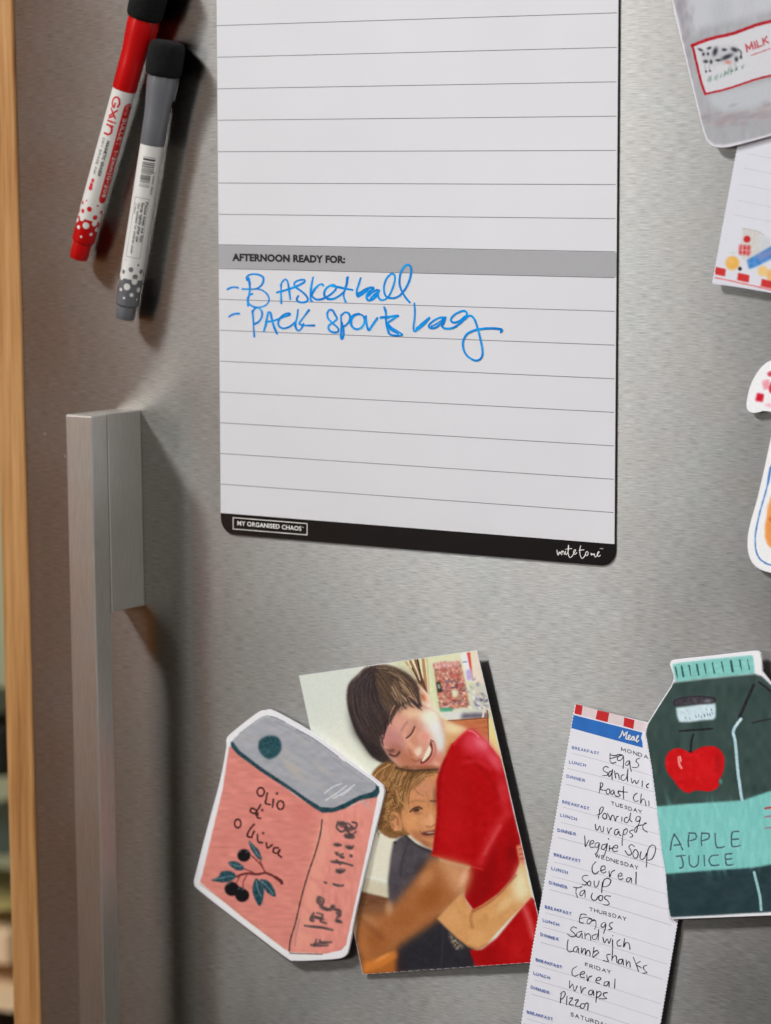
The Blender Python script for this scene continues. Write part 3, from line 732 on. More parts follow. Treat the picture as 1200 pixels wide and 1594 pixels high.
# boy's hair
HAIR = [(326, 150), (352, 122), (400, 106), (455, 104), (510, 122), (556, 148), (590, 182), (604, 212), (612, 262), (618, 298), (600, 300), (575, 284), (550, 290), (520, 300), (500, 322), (486, 352), (474, 372), (468, 352), (458, 390), (446, 425), (430, 440), (430, 470), (446, 505), (474, 545), (510, 585), (470, 574), (420, 556), (384, 530), (350, 484), (312, 420), (286, 350), (270, 285), (272, 215), (292, 176)]
P_(HAIR, (62, 50, 48), 1.0, curve=True, var=5, vs=3)
P_([(500, 118), (560, 150), (604, 210), (616, 296), (580, 286), (540, 250), (480, 180)], (84, 65, 51), 8, op=.7); P_([(275, 300), (350, 420), (470, 560), (380, 530), (300, 420)], (36, 33, 34), 5, op=.8); B_(330, 200, 40, 60, (70, 62, 66), ang=30, op=.5)
g1 = [[(420, 130), (470, 150), (530, 190), (600, 260), (618, 296)], [(410, 140), (440, 190), (480, 250), (540, 300), (560, 300)], [(400, 150), (410, 220), (440, 290), (470, 340), (475, 370)], [(390, 150), (370, 230), (390, 320), (430, 400), (440, 440)], [(375, 140), (320, 220), (330, 330), (380, 430), (440, 510)], [(360, 140), (290, 210), (285, 320), (340, 440), (430, 545)]]
cv.strands(g1[:3], 420, 3.6, [(96, 76, 58), (72, 56, 46), (118, 94, 70), (46, 38, 38), (128, 104, 80), (58, 46, 42)], .5, .5, jit=6, part_len=.4)
cv.strands([[(520, 150), (560, 200), (600, 270), (612, 300)], [(480, 180), (510, 230), (550, 280), (580, 300)], [(470, 210), (490, 260), (510, 300), (512, 320)]], 110, 3.2, [(176, 146, 112), (150, 120, 90), (70, 54, 46), (198, 164, 130)], .4, .6, jit=5, part_len=.4)
cv.strands(g1[2:], 420, 3.8, [(84, 72, 70), (40, 35, 38), (98, 82, 74), (30, 28, 30), (50, 43, 46)], .5, .4, jit=6, part_len=.4)
cv.strands([[(410, 110), (480, 112), (550, 150), (600, 200)], [(400, 125), (470, 140), (540, 190), (600, 260)]], 60, 3.2, [(130, 104, 78), (60, 48, 42), (160, 132, 104)], .5, .6, jit=5, part_len=.4)
for (P, w) in (([(452, 400), (446, 425), (440, 452)], 9), ([(470, 330), (466, 362), (462, 388)], 12), ([(484, 320), (478, 350), (476, 384)], 11), ([(500, 300), (494, 326), (488, 346)], 9), ([(456, 360), (450, 392), (452, 408)], 12), ([(530, 282), (536, 300), (546, 312)], 6),
               ([(556, 276), (570, 296), (584, 306)], 7), ([(580, 276), (594, 296), (606, 312)], 8), ([(600, 280), (608, 300), (618, 316)], 7), ([(436, 440), (434, 462), (440, 480)], 8), ([(512, 296), (514, 312), (510, 322)], 6), ([(596, 250), (612, 280), (622, 300)], 6)):
    L_([tuple(np.array(p)+rg.normal(size=2)*2) for p in P], w, [(56, 44, 43), (46, 38, 39), (76, 58, 49)][rg.integers(3)], .5, op=.9, taper=True)
for P in ([(474, 300), (471, 330), (469, 372)], [(490, 296), (486, 318), (480, 336)], [(545, 262), (560, 284), (572, 300)], [(520, 268), (524, 290), (522, 300)]): L_(P, 5, (170, 132, 116), .7, op=.55, taper=True)
for q in ([(500, 300), (482, 330), (476, 368)], [(520, 292), (500, 318), (490, 345)], [(565, 262), (592, 284), (606, 300)], [(540, 240), (560, 280), (566, 292)], [(480, 300), (466, 340), (462, 380)]): L_(q, 6, (66, 50, 46), .6, taper=True)
for q in ([(492, 296), (480, 315), (474, 335)], [(560, 250), (585, 262), (600, 285)]): L_(q, 5, (196, 150, 128), .8, op=.7)
L_([(300, 175), (330, 140), (372, 108), (398, 118)], 3, (92, 74, 62), .5); L_([(296, 186), (312, 168), (330, 155)], 3, (110, 92, 78), .6); L_([(432, 450), (448, 500), (482, 540)], 3, (150, 104, 94), .6, op=.6)
# small boy: hair, face
P_([(424, 572), (470, 556), (530, 590), (600, 596), (690, 592), (700, 650), (696, 760), (560, 900), (520, 905), (500, 915), (460, 908), (425, 880), (408, 850), (414, 800), (428, 740), (440, 700), (400, 640), (388, 612)], (124, 86, 50), 1.2, curve=True, var=6, vs=3)
P_([(500, 585), (620, 600), (560, 650), (520, 720), (470, 720), (450, 640)], (104, 72, 44), 8, op=.6)
P_([(556, 700), (590, 648), (640, 612), (698, 612), (700, 870), (672, 962), (622, 938), (566, 896), (534, 862), (524, 800), (540, 740)], (200, 138, 92), 1.0, curve=True, var=3)
B_(630, 680, 50, 50, (196, 134, 104), op=.7); B_(570, 840, 34, 46, (214, 152, 100), op=.8); B_(645, 840, 34, 26, (216, 160, 116), op=.7); B_(664, 830, 14, 34, (222, 166, 122), ang=-8, op=.8); B_(600, 905, 40, 22, (172, 110, 72), ang=35, op=.8); B_(684, 720, 14, 50, (132, 82, 62), op=.75); B_(640, 940, 30, 14, (150, 92, 60), ang=25, op=.7)
L_([(566, 790), (584, 774), (604, 768), (620, 776)], 7, (66, 40, 32), 1.0); P_([(576, 784), (594, 773), (612, 774), (606, 788), (588, 792)], (48, 32, 30), 1.0); B_(600, 798, 22, 7, (168, 108, 78), op=.7); L_([(556, 752), (590, 738), (628, 742)], 6, (150, 98, 66), 2, op=.6); L_([(640, 700), (648, 730), (652, 770)], 5, (168, 108, 80), 2, op=.6)
L_([(660, 740), (684, 742)], 6, (80, 50, 44), 1.5); L_([(640, 858), (660, 862), (682, 850)], 5, (150, 92, 66), 1.4, op=.8)
P_([(616, 890), (650, 882), (690, 876), (690, 892), (660, 902), (632, 902)], (92, 42, 38), .8, curve=True); P_([(636, 889), (660, 884), (686, 882), (684, 888), (652, 893)], (206, 180, 162), .7, op=.8); L_([(628, 906), (655, 914), (685, 906)], 6, (176, 104, 84), 1.4, op=.8); L_([(612, 880), (618, 896)], 4, (140, 84, 60), 1)
P_([(470, 800), (500, 790), (520, 815), (530, 862), (520, 884), (492, 880), (474, 850)], (196, 136, 92), 1.2, curve=True); L_([(486, 812), (504, 818), (510, 850)], 7, (146, 88, 58), 1.6, op=.8); B_(496, 870, 12, 9, (222, 160, 116), op=.7)
hc = [(176, 130, 80), (100, 68, 40), (156, 112, 66), (74, 50, 32), (136, 94, 54), (196, 152, 100)]
cv.strands([[(470, 562), (430, 640), (425, 720), (440, 800)], [(520, 580), (470, 650), (450, 730), (470, 800)], [(560, 590), (520, 660), (490, 740), (500, 790)]], 260, 3.8, hc, .4, .65, jit=6, part_len=.4)
cv.strands([[(530, 590), (500, 680), (520, 760), (545, 800)], [(600, 600), (560, 650), (545, 720), (550, 790)], [(690, 600), (630, 612), (580, 650), (560, 720)], [(698, 610), (650, 622), (600, 662), (580, 700)]], 240, 3.8, hc, .4, .65, jit=6, part_len=.4)
for _ in range(46):                                   # wavy locks
    x, y = 425+rg.random()*125, 600+rg.random()*250
    if x > 470+ (760-y)*.5+40: continue
    dx, dy = -14+rg.normal()*6, 26+rg.normal()*5
    Q = [(x, y), (x+dx*.5+9, y+dy*.5), (x+dx-3, y+dy), (x+dx*1.3+8, y+dy*1.6)]
    L_([(a+4, b+2) for a, b in Q], 6, (84, 56, 34), .8, op=.6, taper=True); L_(Q, 5, [(214, 170, 112), (190, 144, 90), (168, 122, 72)][rg.integers(3)], .6, op=.7, taper=True)
for _ in range(70):
    x, y = 455+rg.normal()*28, 800+rg.normal()*60
    if x < 412 or y > 905 or y < 640 or x > 540 or (x > 478 and 800 < y < 880): continue
    r = 10+8*rg.random(); a0 = rg.random()*360
    L_([(x+r*math.cos(math.radians(a0+k*50)), y+r*.8*math.sin(math.radians(a0+k*50))) for k in range(5)], 4.2, hc[rg.integers(6)], .7, op=.55)
L_([(500, 690), (520, 740), (552, 770), (546, 800)], 8, (190, 140, 84), .8, op=.8); L_([(560, 700), (580, 680), (600, 700), (630, 716)], 3, (140, 96, 64), .8, op=.7)
L_([(395, 632), (420, 600), (470, 570)], 5, (216, 170, 110), .9, op=.8)
L_([(500, 586), (560, 598), (640, 596), (696, 592)], 9, (52, 34, 30), 1.8, op=.8)
# grey shirt, dark lower body
P_([(486, 936), (520, 908), (545, 900), (590, 940), (668, 970), (700, 1000), (700, 1100), (560, 1300), (480, 1300), (466, 1220), (462, 1110), (476, 1000)], (74, 69, 74), 1.4, var=3); B_(500, 1010, 24, 60, (96, 90, 96), ang=10, op=.6); L_([(560, 925), (548, 960), (530, 1010), (520, 1090)], 7, (52, 48, 54), 2, op=.7); L_([(545, 905), (600, 950), (660, 975)], 9, (44, 38, 40), 1.2, op=.8); B_(620, 1060, 34, 46, (46, 42, 48), ang=20, op=.7); B_(495, 935, 8, 6, (44, 34, 38))
P_([(500, 1380), (620, 1250), (740, 1250), (860, 1400), (880, 1500), (870, 1530), (505, 1545)], (40, 40, 46), 3, var=2, vs=8); L_([(720, 1330), (718, 1420), (712, 1510)], 5, (62, 58, 58), 2, op=.7); P_([(505, 1400), (520, 1380), (520, 1545), (500, 1545)], (60, 36, 40), 3, op=.6)
P_([(742, 1350), (822, 1424), (780, 1436), (756, 1400)], (112, 102, 90), 1.5, var=30, vs=2)
# red shirt
RED = (172, 8, 14)
P_([(838, 404), (870, 412), (930, 470), (985, 540), (1010, 620), (1040, 760), (1062, 860), (1080, 920), (1082, 1010), (1060, 1090), (960, 1190), (870, 1262), (820, 1190), (820, 1090), (850, 1046), (760, 1024), (662, 996), (672, 960), (690, 810), (688, 650), (704, 590), (728, 540), (756, 478), (800, 436)], RED, .9, var=3, vs=8)
P_([(838, 406), (872, 414), (932, 474), (986, 544), (1004, 600), (940, 560), (880, 520), (830, 520), (800, 470)], (214, 70, 88), 7, op=.85); B_(900, 470, 40, 26, (226, 120, 134), ang=40, op=.7); B_(965, 560, 24, 50, (214, 84, 98), ang=-30, op=.7); L_([(835, 410), (862, 418), (884, 440)], 9, (232, 120, 134), 1.2, op=.8); L_([(836, 412), (800, 440), (770, 480)], 7, (216, 56, 66), 1.5, op=.7)
B_(780, 700, 70, 140, (172, 22, 24), op=.5); B_(1000, 700, 28, 90, (206, 66, 74), ang=-10, op=.55); L_([(1018, 800), (975, 850), (935, 930), (895, 1030)], 34, (206, 66, 70), 6, op=.5); L_([(985, 860), (950, 920), (915, 985)], 12, (224, 112, 110), 4, op=.5)
P_([(1045, 780), (1085, 930), (1082, 1010), (1050, 1100), (960, 1180), (1000, 1060), (1010, 940)], (140, 8, 12), 7, op=.75); P_([(850, 1048), (900, 1062), (990, 900), (960, 1180), (870, 1255), (825, 1180)], (126, 6, 10), 5, op=.65)
L_([(838, 540), (900, 590), (950, 660), (975, 720)], 7, (140, 10, 16), 3.5, op=.5); L_([(815, 560), (880, 555), (940, 590)], 9, (212, 62, 70), 4, op=.55); L_([(730, 545), (712, 600), (700, 680), (698, 800), (680, 980)], 10, (128, 6, 10), 3, op=.6); L_([(668, 992), (760, 1022), (850, 1046), (905, 1060)], 6, (206, 60, 48), 1.2, op=.7); B_(760, 880, 60, 100, (186, 24, 24), op=.5); B_(1040, 985, 30, 40, (120, 4, 8), op=.5)
P_([(1060, 950), (1090, 940), (1102, 1040), (1076, 1034)], (206, 120, 92), 1.2); L_([(1074, 965), (1092, 962)], 4, (150, 50, 46)); L_([(1076, 990), (1096, 986)], 4, (150, 50, 46)); L_([(1078, 1012), (1100, 1008)], 4, (150, 50, 46))
P_([(1128, 1188), (1150, 1200), (1230, 1500), (872, 1512), (842, 1436), (900, 1436), (970, 1380), (1080, 1246)], (170, 14, 18), 1, var=3, vs=8); L_([(1098, 1240), (1122, 1300), (1140, 1370)], 22, (224, 112, 110), 5, op=.7); P_([(860, 1450), (960, 1400), (1000, 1500), (880, 1510)], (136, 6, 10), 8, op=.6); B_(1060, 1430, 30, 60, (190, 30, 30), ang=20, op=.5)
# big boy's arm, blurred by movement
P_([(664, 1000), (760, 1026), (850, 1048), (840, 1120), (812, 1190), (740, 1262), (640, 1334), (540, 1400), (480, 1446), (430, 1474), (370, 1500), (330, 1440), (312, 1370), (318, 1300), (372, 1270), (440, 1270), (520, 1190), (600, 1090)], (164, 102, 58), 5, var=2, vs=8)
P_([(680, 1004), (846, 1050), (836, 1120), (800, 1180), (760, 1160), (720, 1060)], (204, 148, 106), 7, op=.9); B_(815, 1100, 18, 40, (226, 176, 146), ang=20, op=.7); B_(660, 1190, 70, 50, (148, 84, 40), ang=-40, op=.85); B_(540, 1290, 80, 40, (156, 92, 48), ang=-38, op=.7); B_(640, 1100, 50, 30, (190, 132, 86), ang=-50, op=.7)
B_(372, 1300, 50, 26, (176, 122, 80), ang=20, op=.8); B_(400, 1400, 60, 50, (150, 88, 42), op=.7); B_(468, 1240, 20, 36, (196, 152, 110), op=.7); L_([(330, 1290), (380, 1330), (430, 1380)], 14, (124, 70, 36), 6, op=.6); B_(350, 1420, 24, 60, (178, 112, 62), ang=-12, op=.6)
P_([(350, 1496), (430, 1470), (500, 1440), (506, 1470), (440, 1510), (346, 1548)], (206, 124, 54), 2.5, op=.9); B_(440, 1470, 46, 10, (226, 150, 80), ang=-28, op=.7)
# small boy's arm
P_([(690, 1290), (740, 1240), (800, 1176), (818, 1190), (838, 1226), (856, 1250), (900, 1226), (980, 1172), (1056, 1088), (1080, 1030), (1100, 1034), (1132, 1186), (1082, 1240), (984, 1340), (920, 1412), (880, 1434), (836, 1420), (780, 1378)], (206, 150, 94), 1.0, var=3, vs=8)
P_([(1076, 1040), (1102, 1040), (1132, 1184), (1060, 1220), (1040, 1130)], (226, 220, 180), 6, op=.9); B_(1010, 1220, 60, 24, (222, 190, 136), ang=-42, op=.7); B_(880, 1380, 50, 36, (216, 162, 104), op=.8); L_([(856, 1252), (848, 1290), (856, 1330)], 8, (154, 92, 46), 3, op=.7); B_(760, 1290, 40, 50, (214, 156, 104), ang=-40, op=.7); L_([(838, 1418), (880, 1430), (922, 1408)], 8, (166, 104, 56), 2.5, op=.6); L_([(860, 1256), (920, 1224), (985, 1172), (1060, 1088)], 6, (110, 20, 14), 2, op=.5)
cv.a += cv.tex(cv.h, cv.w, 1.1)[..., None]*1.6+cv.tex(cv.h, cv.w, 2.5)[..., None]*1.6
print_part('picture', cv, SP, photo_px, M_photo, snap, up=4e-5, step=0.8, k=KP)

# ------------------------------------------------------------------ olive oil tin magnet, holding the snapshot
SO = Sheet(0.0044)
O_OUT = smooth_outline(xf([(440, 58), (500, 65), (720, 190), (930, 345), (1085, 460), (1118, 500), (1112, 570), (1030, 900), (960, 1200), (922, 1400), (900, 1448), (850, 1465), (720, 1474), (610, 1475), (560, 1455), (300, 1258), (75, 1080), (42, 1035), (50, 985), (110, 750), (190, 450), (224, 270), (226, 218), (262, 178), (395, 75)], 290, 1090, 3.636), 4)
olive = thing('olive_oil_magnet', 'pink painted olive oil tin magnet with grey lid, over the left edge of the snapshot', 'fridge magnet', SO(450, 1490))
M_mag = plain('white_magnet_card', (238, 236, 243), 0.4, k=1.02, var=0.01)
card('magnet_card', SO, O_OUT, 0.0011, M_mag, olive, round_in=0.00018)
cv = Canvas(296, 1100, 604, 1500, 2, (232, 230, 238)); cv.frame(290, 1090, 3.636)
P_, B_, L_ = cv.poly, cv.blob, cv.line
PINK = (212, 132, 120)
P_([(240, 262), (262, 262), (420, 390), (620, 530), (770, 620), (900, 590), (1086, 525), (1020, 860), (960, 1130), (905, 1385), (880, 1415), (790, 1436), (585, 1428), (330, 1240), (75, 1030), (88, 990), (140, 770), (205, 500)], PINK, .7, var=4, vs=(14, 4))
P_([(770, 650), (1086, 552), (905, 1385), (760, 1436), (600, 1425)], (220, 142, 128), 2, var=4, vs=(5, 12)); P_([(760, 650), (830, 650), (700, 1390), (600, 1420)], (230, 160, 138), 5, op=.6)
for _ in range(70):
    x, y = 150+rg.random()*800, 380+rg.random()*950
    if y < 300+(x-250)*.62 or y > 1020+(x-80)*.78 or x < 240-(y-288)*.2: continue
    B_(x, y, 50+40*rg.random(), 12+10*rg.random(), [(204, 122, 110), (222, 144, 130), (206, 124, 120)][rg.integers(3)], ang=25+rg.normal()*20, op=.35)
B_(660, 640, 70, 60, (206, 116, 108), op=.5)
P_([(258, 240), (300, 190), (420, 105), (470, 92), (520, 102), (720, 215), (930, 372), (1075, 478), (1080, 505), (1040, 540), (900, 580), (790, 625), (740, 606), (600, 510), (430, 400), (300, 310)], (160, 162, 168), 1, curve=True, var=4, vs=(10, 5))
for _ in range(60):
    x, y = 320+rg.random()*700, 150+rg.random()*420
    if y < 90+(x-440)*.62 or y > 250+(x-250)*.6: continue
    B_(x, y, 60+40*rg.random(), 9+6*rg.random(), [(172, 170, 170), (148, 152, 160), (180, 174, 166), (154, 160, 168)][rg.integers(4)], ang=33+rg.normal()*8, op=.4)
B_(600, 380, 60, 24, (182, 172, 158), ang=35, op=.6)
cv.keep([([(240, 262), (262, 262), (420, 390), (620, 540), (770, 635), (900, 610), (1086, 540), (1020, 860), (960, 1130), (905, 1385), (880, 1415), (790, 1436), (585, 1428), (330, 1240), (75, 1030), (88, 990), (140, 770), (205, 500)], False), ([(258, 240), (300, 190), (420, 105), (470, 92), (520, 102), (720, 215), (930, 372), (1075, 478), (1086, 520), (1040, 560), (900, 600), (790, 636), (740, 616), (600, 520), (430, 410), (300, 315)], True)], (232, 230, 238), .6)
for q in ([(300, 190), (420, 102), (480, 92), (560, 125)], [(620, 165), (720, 218), (860, 320)], [(900, 350), (1060, 465), (1078, 490)]): L_(q, 5, (96, 100, 108), .6, op=.7)
for q in ([(500, 120), (600, 170), (700, 235)], [(800, 300), (900, 385), (1000, 450)]): L_(q, 5, (140, 142, 148), 1, op=.6)
DT = (34, 66, 74)
P_([(250, 238), (262, 232), (300, 285), (430, 385), (560, 470), (680, 555), (760, 604), (830, 610), (900, 580), (980, 540), (1050, 520), (1072, 500), (1070, 480), (1090, 488), (1094, 520), (1078, 548), (980, 566), (900, 612), (830, 634), (770, 636), (720, 608), (600, 520), (420, 402), (290, 306), (252, 262)], DT, .6, var=8, vs=3)
P_([(412, 232), (440, 208), (480, 200), (515, 208), (536, 240), (536, 282), (512, 315), (470, 334), (436, 316), (410, 280)], (40, 76, 84), .8, curve=True, var=8, vs=3); B_(455, 290, 30, 24, (54, 92, 100), op=.5)
for q in ([(782, 528), (830, 490), (880, 472)], [(790, 566), (860, 520), (906, 484)], [(830, 556), (900, 516), (952, 478)], [(875, 540), (900, 525), (930, 500)]): L_(q, 7, (214, 218, 224), .6, op=.8)
L_([(768, 678), (758, 760), (728, 870), (690, 980), (650, 1120), (618, 1260), (590, 1350), (582, 1420)], 8, (70, 52, 48), .6, var=12); L_([(640, 1240), (622, 1320), (614, 1390)], 8, (150, 128, 120), 1, op=.6); L_([(585, 1432), (680, 1436), (770, 1438)], 6, (92, 72, 60), .6)
L_([(75, 1040), (200, 1128), (330, 1226), (440, 1318), (560, 1410)], 5, (176, 130, 96), .8, op=.7)
DK = (58, 24, 26)
for q in (arc(421, 519, 20, 24, 0, 370, 14), [(458, 526), (452, 558), (449, 584), (474, 590)], [(492, 562), (488, 605)], arc(533, 594, 19, 24, 0, 370, 14),
          [(393, 620), (370, 612), (362, 630), (384, 640), (400, 626), (420, 592)], [(398, 626), (394, 650)], [(406, 640), (402, 664), (420, 668)],
          arc(291, 698, 18, 24, 0, 370, 14), [(384, 702), (366, 722), (350, 748), (345, 768), (362, 776)], [(384, 742), (374, 762), (372, 776)], [(402, 762), (406, 800), (430, 806)], [(452, 808), (460, 836), (486, 818)], [(520, 836), (498, 836), (492, 858), (512, 866), (530, 846), (520, 872), (538, 888)]):
    L_(q, 10, DK, .5)
for x, y in ((513, 528), (435, 752), (430, 622)): B_(x, y, 7, 7, DK)
# olive branch
L_([(538, 1024), (500, 1000), (450, 978), (400, 985), (340, 980), (285, 998)], 13, (104, 44, 44), .6); L_([(540, 1035), (530, 1020), (505, 1003)], 18, (96, 40, 40), .6); L_([(450, 980), (420, 930), (370, 880)], 7, (112, 48, 48), .5); L_([(300, 1000), (285, 1030)], 6, (112, 48, 48)); L_([(345, 985), (322, 1030), (322, 1062)], 6, (112, 48, 48)); L_([(430, 940), (418, 910)], 6, (112, 48, 48)); L_([(400, 985), (330, 955)], 6, (112, 48, 48))
LF = (40, 74, 84)
for q in ([(352, 795), (375, 815), (410, 850), (428, 905), (400, 890), (368, 845)], [(236, 920), (280, 912), (322, 940), (322, 960), (280, 960)], [(142, 1018), (180, 1000), (200, 970), (250, 968), (280, 990), (262, 1020), (210, 1032), (170, 1026)],
          [(392, 1010), (420, 1030), (438, 1070), (436, 1120), (416, 1166), (388, 1125), (374, 1070)], [(418, 1016), (460, 1022), (492, 1060), (506, 1112), (466, 1095), (436, 1060)]):
    P_(q, LF, .6, curve=True, var=10, vs=3); c = np.mean(q, 0); L_([tuple(np.array(q[0])*.8+c*.2), tuple(c), tuple(np.array(q[len(q)//2])*.7+c*.3)], 4, (150, 176, 184), .6, op=.7)
for x, y, r in ((326, 878, 38), (258, 1068, 42), (316, 1104, 40), (300, 1080, 26)):
    P_(arc(x, y, r, r*.95, 0, 345, 15), (20, 18, 22), .6)
for x, y in ((300, 860), (345, 860), (238, 1042), (300, 1068), (322, 1070)): L_([(x-7, y+4), (x, y-4), (x+9, y-5)], 4, (128, 140, 150), .6, op=.7)
# side scribbles
SG = (84, 72, 72)
for q in ([(860, 690), (850, 720), (880, 745), (905, 720), (890, 690), (864, 700)], [(885, 700), (920, 700), (950, 730), (965, 700), (940, 690)], [(905, 760), (940, 765), (945, 780), (910, 778), (898, 764)], [(900, 720), (930, 760), (960, 745)], [(840, 815), (875, 820)], [(905, 830), (930, 838), (945, 826)], [(845, 862), (860, 878), (885, 870)], [(875, 888), (890, 892)], [(928, 880), (936, 884)],
          [(822, 915), (880, 920), (940, 936)], [(850, 905), (870, 930)], [(850, 960), (875, 975), (896, 962)], [(858, 970), (870, 978)], [(832, 1040), (860, 1050), (888, 1048)], [(782, 1030), (792, 1034)], [(750, 1112), (740, 1140), (765, 1160), (778, 1130), (758, 1114)], [(760, 1165), (800, 1185), (830, 1165), (815, 1190)], [(840, 1185), (870, 1190), (872, 1215), (848, 1240), (878, 1258)],
          [(720, 1205), (700, 1240), (720, 1250)], [(740, 1205), (770, 1215), (760, 1250), (790, 1262)], [(670, 1276), (720, 1284), (780, 1290), (828, 1302)], [(730, 1225), (760, 1240)], [(705, 1385), (735, 1390), (800, 1388)], [(735, 1355), (725, 1390)], [(755, 1358), (770, 1375), (820, 1370)]):
    L_(q, 12, SG, .8, op=.8, var=14)
for x, y in ((905, 720), (925, 772), (858, 820), (925, 835), (865, 968), (800, 1185), (860, 1250), (735, 1230)): B_(x, y, 13, 9, (66, 56, 58), op=.7)
for x, y, a, b, t in ((880, 705, 26, 16, 30), (925, 730, 30, 14, -20), (920, 768, 28, 12, 0), (852, 818, 20, 11, 0), (922, 832, 22, 12, 10), (852, 866, 12, 8, 0), (880, 886, 12, 8, 0), (932, 880, 10, 9, 0), (856, 916, 36, 9, 8), (870, 966, 26, 14, -10), (850, 1046, 20, 8, 10), (755, 1135, 14, 24, -30), (780, 1178, 26, 12, 20), (830, 1172, 16, 16, 0), (860, 1205, 14, 24, -15), (860, 1252, 20, 10, 10), (715, 1232, 12, 20, 20), (760, 1235, 24, 10, 20), (750, 1284, 60, 7, 8), (770, 1372, 40, 9, -5), (735, 1385, 26, 8, 0)):
    B_(x, y, a, b, (70, 60, 62), ang=t, op=.8)
cv_in = [tuple(np.array(p)+(np.mean(O_OUT, 0)-p)/np.linalg.norm(np.mean(O_OUT, 0)-p)*1.2) for p in O_OUT]
print_part('painted_face', cv, SO, cv_in, M_art, olive, up=3e-5, step=0.9, k=KP)

# ------------------------------------------------------------------ meal planner sheet under the juice carton magnet
SM = Sheet(0.0060, (-0.046, 0.0), (0.19, -0.45))
def edge_wave(a, b, amp, pitch):
    a, b = np.array(a, float), np.array(b, float); L = np.hypot(*(b-a)); n = int(L/pitch); t = (b-a)/L; m = np.array([-t[1], t[0]])
    return [tuple(a+t*L*i/(2*n)+m*amp*(1 if i % 2 else -1)) for i in range(2*n)]
ml = [(894.8, 1096.5), (881.0, 1176), (861.5, 1290), (842.5, 1400), (828.0, 1480), (811.2, 1593), (790, 1730)]
mr = [(1068, 1730), (1016, 1660)]
left = []
for a, b in zip(ml[:-1], ml[1:]): left += edge_wave(a, b, 0.75, 5.2)
right = edge_wave((1005, 1728), (1028.0, 1593), 0.9, 5.4)+edge_wave((1028.0, 1593), (1055.5, 1430), 0.9, 5.4)+edge_wave((1055.5, 1430), (1102, 1149), 0.9, 5.4)
meal_out = left+[(790, 1728)]+right+[(1102, 1148)]
M_paper = plain('matt_white_paper', (238, 238, 245), 0.75, k=1.02, var=0.015, scale=120, spec=0.2)
M_redp = plain('red_print', (206, 36, 40), 0.6, k=1.0); M_pinkp = plain('pale_pink_print', (232, 214, 216), 0.7, k=1.0); M_bluep = plain('blue_print', (38, 112, 196), 0.6, k=1.0, var=0.08, scale=160)
M_bluetext = plain('blue_letter_print', (50, 84, 160), 0.6); M_blacktext = plain('dark_letter_print', (34, 34, 38), 0.6); M_rule2 = plain('pale_grey_rule', (174, 176, 186), 0.7)
M_pen = plain('black_pen_ink', (16, 16, 20), 0.4)
meal = thing('meal_planner', 'long narrow handwritten meal plan list with red check top, partly under the apple juice magnet', 'paper list', SM(930, 1590))
card('paper_sheet', SM, meal_out, 0.00022, M_paper, meal)
Z = lambda L: [xf(q, 880, 1090, 8) for q in L]
strip = [(896.2, 1096.5), (1102, 1149), (1097, 1166), (892.5, 1112.6)]
poly_part('check_border', SM, Z([[(217, 70), (400, 120), (377, 236), (200, 190)], [(548, 155), (735, 206), (722, 322), (525, 275)], [(862, 245), (1020, 285), (1010, 400), (845, 358)]]), M_pinkp, meal, up=3e-5)
poly_part('check_border', SM, Z([[(130, 50), (217, 70), (200, 188), (112, 165)], [(400, 122), (548, 155), (525, 275), (377, 235)], [(735, 212), (862, 245), (845, 358), (722, 322)]]), M_redp, meal, up=5e-5)
poly_part('heading_band', SM, Z([[(102, 182), (960, 402), (942, 470), (960, 520), (964, 592), (74, 346)]]), M_bluep, meal, up=4e-5)
strokes_part('heading_lettering', SM, Z([[(672, 468), (698, 425), (712, 380)], [(712, 382), (730, 442)], [(730, 442), (752, 408), (772, 394)], [(772, 394), (760, 440), (756, 478), (776, 480), (804, 456), (806, 436), (790, 440), (784, 475), (802, 492), (826, 472), (852, 450), (832, 458), (828, 490), (848, 492), (860, 455), (862, 488), (876, 500), (900, 470), (913, 440), (898, 448), (886, 488), (894, 518), (916, 500)]]), 1.7, M_whiteink, meal, up=8e-5)
rows = [('BREAKFAST', (890.6, 1165.6), (932.5, 1175.0)), ('LUNCH', (886.3, 1187.6), (911.5, 1193.4)), ('DINNER', (882.5, 1210.2), (910.2, 1217.0)),
        ('BREAKFAST', (875.8, 1249.8), (917.0, 1260.6)), ('LUNCH', (872.8, 1270.4), (897.8, 1277.2)), ('DINNER', (868.4, 1293.8), (896.2, 1300.3)),
        ('BREAKFAST', (862.6, 1332.0), (903.4, 1342.4)), ('LUNCH', (859.0, 1353.4), (884.0, 1360.2)), ('DINNER', (855.6, 1375.2), (882.8, 1383.4)),
        ('BREAKFAST', (849.2, 1413.2), (889.3, 1424.2)), ('LUNCH', (845.5, 1434.0), (870.5, 1441.2)), ('DINNER', (842.0, 1456.0), (869.2, 1464.2)),
        ('BREAKFAST', (834.6, 1495.4), (875.0, 1507.2)), ('LUNCH', (831.2, 1516.4), (856.0, 1523.8)), ('DINNER', (827.3, 1538.0), (855.0, 1546.8)),
        ('BREAKFAST', (821.0, 1576.6), (860.8, 1588.2)), ('LUNCH', (817.6, 1597.0), (842.0, 1604.8))]
S_ = []
for t, a, b in rows: S_ += letters(t, a, b, 4.1, 0.42, upvec=(-0.05, -1), rnd=RND)
strokes_part('meal_lettering', SM, S_, 0.85, M_bluetext, meal, up=4e-5, n=2)
days = [('MONDAY', (967.6, 1168.6), (1016, 1183), 5.0), ('TUESDAY', (951.6, 1252.4), (998.8, 1266.4), 5.0), ('WEDNESDAY', (926.8, 1334.0), (993.6, 1353.4), 5.2), ('THURSDAY', (917.8, 1417.6), (974.6, 1433.0), 5.2), ('FRIDAY', (911.2, 1503.8), (950.6, 1515.8), 5.2), ('SATURDAY', (888.6, 1581.4), (948.0, 1600.0), 5.4)]
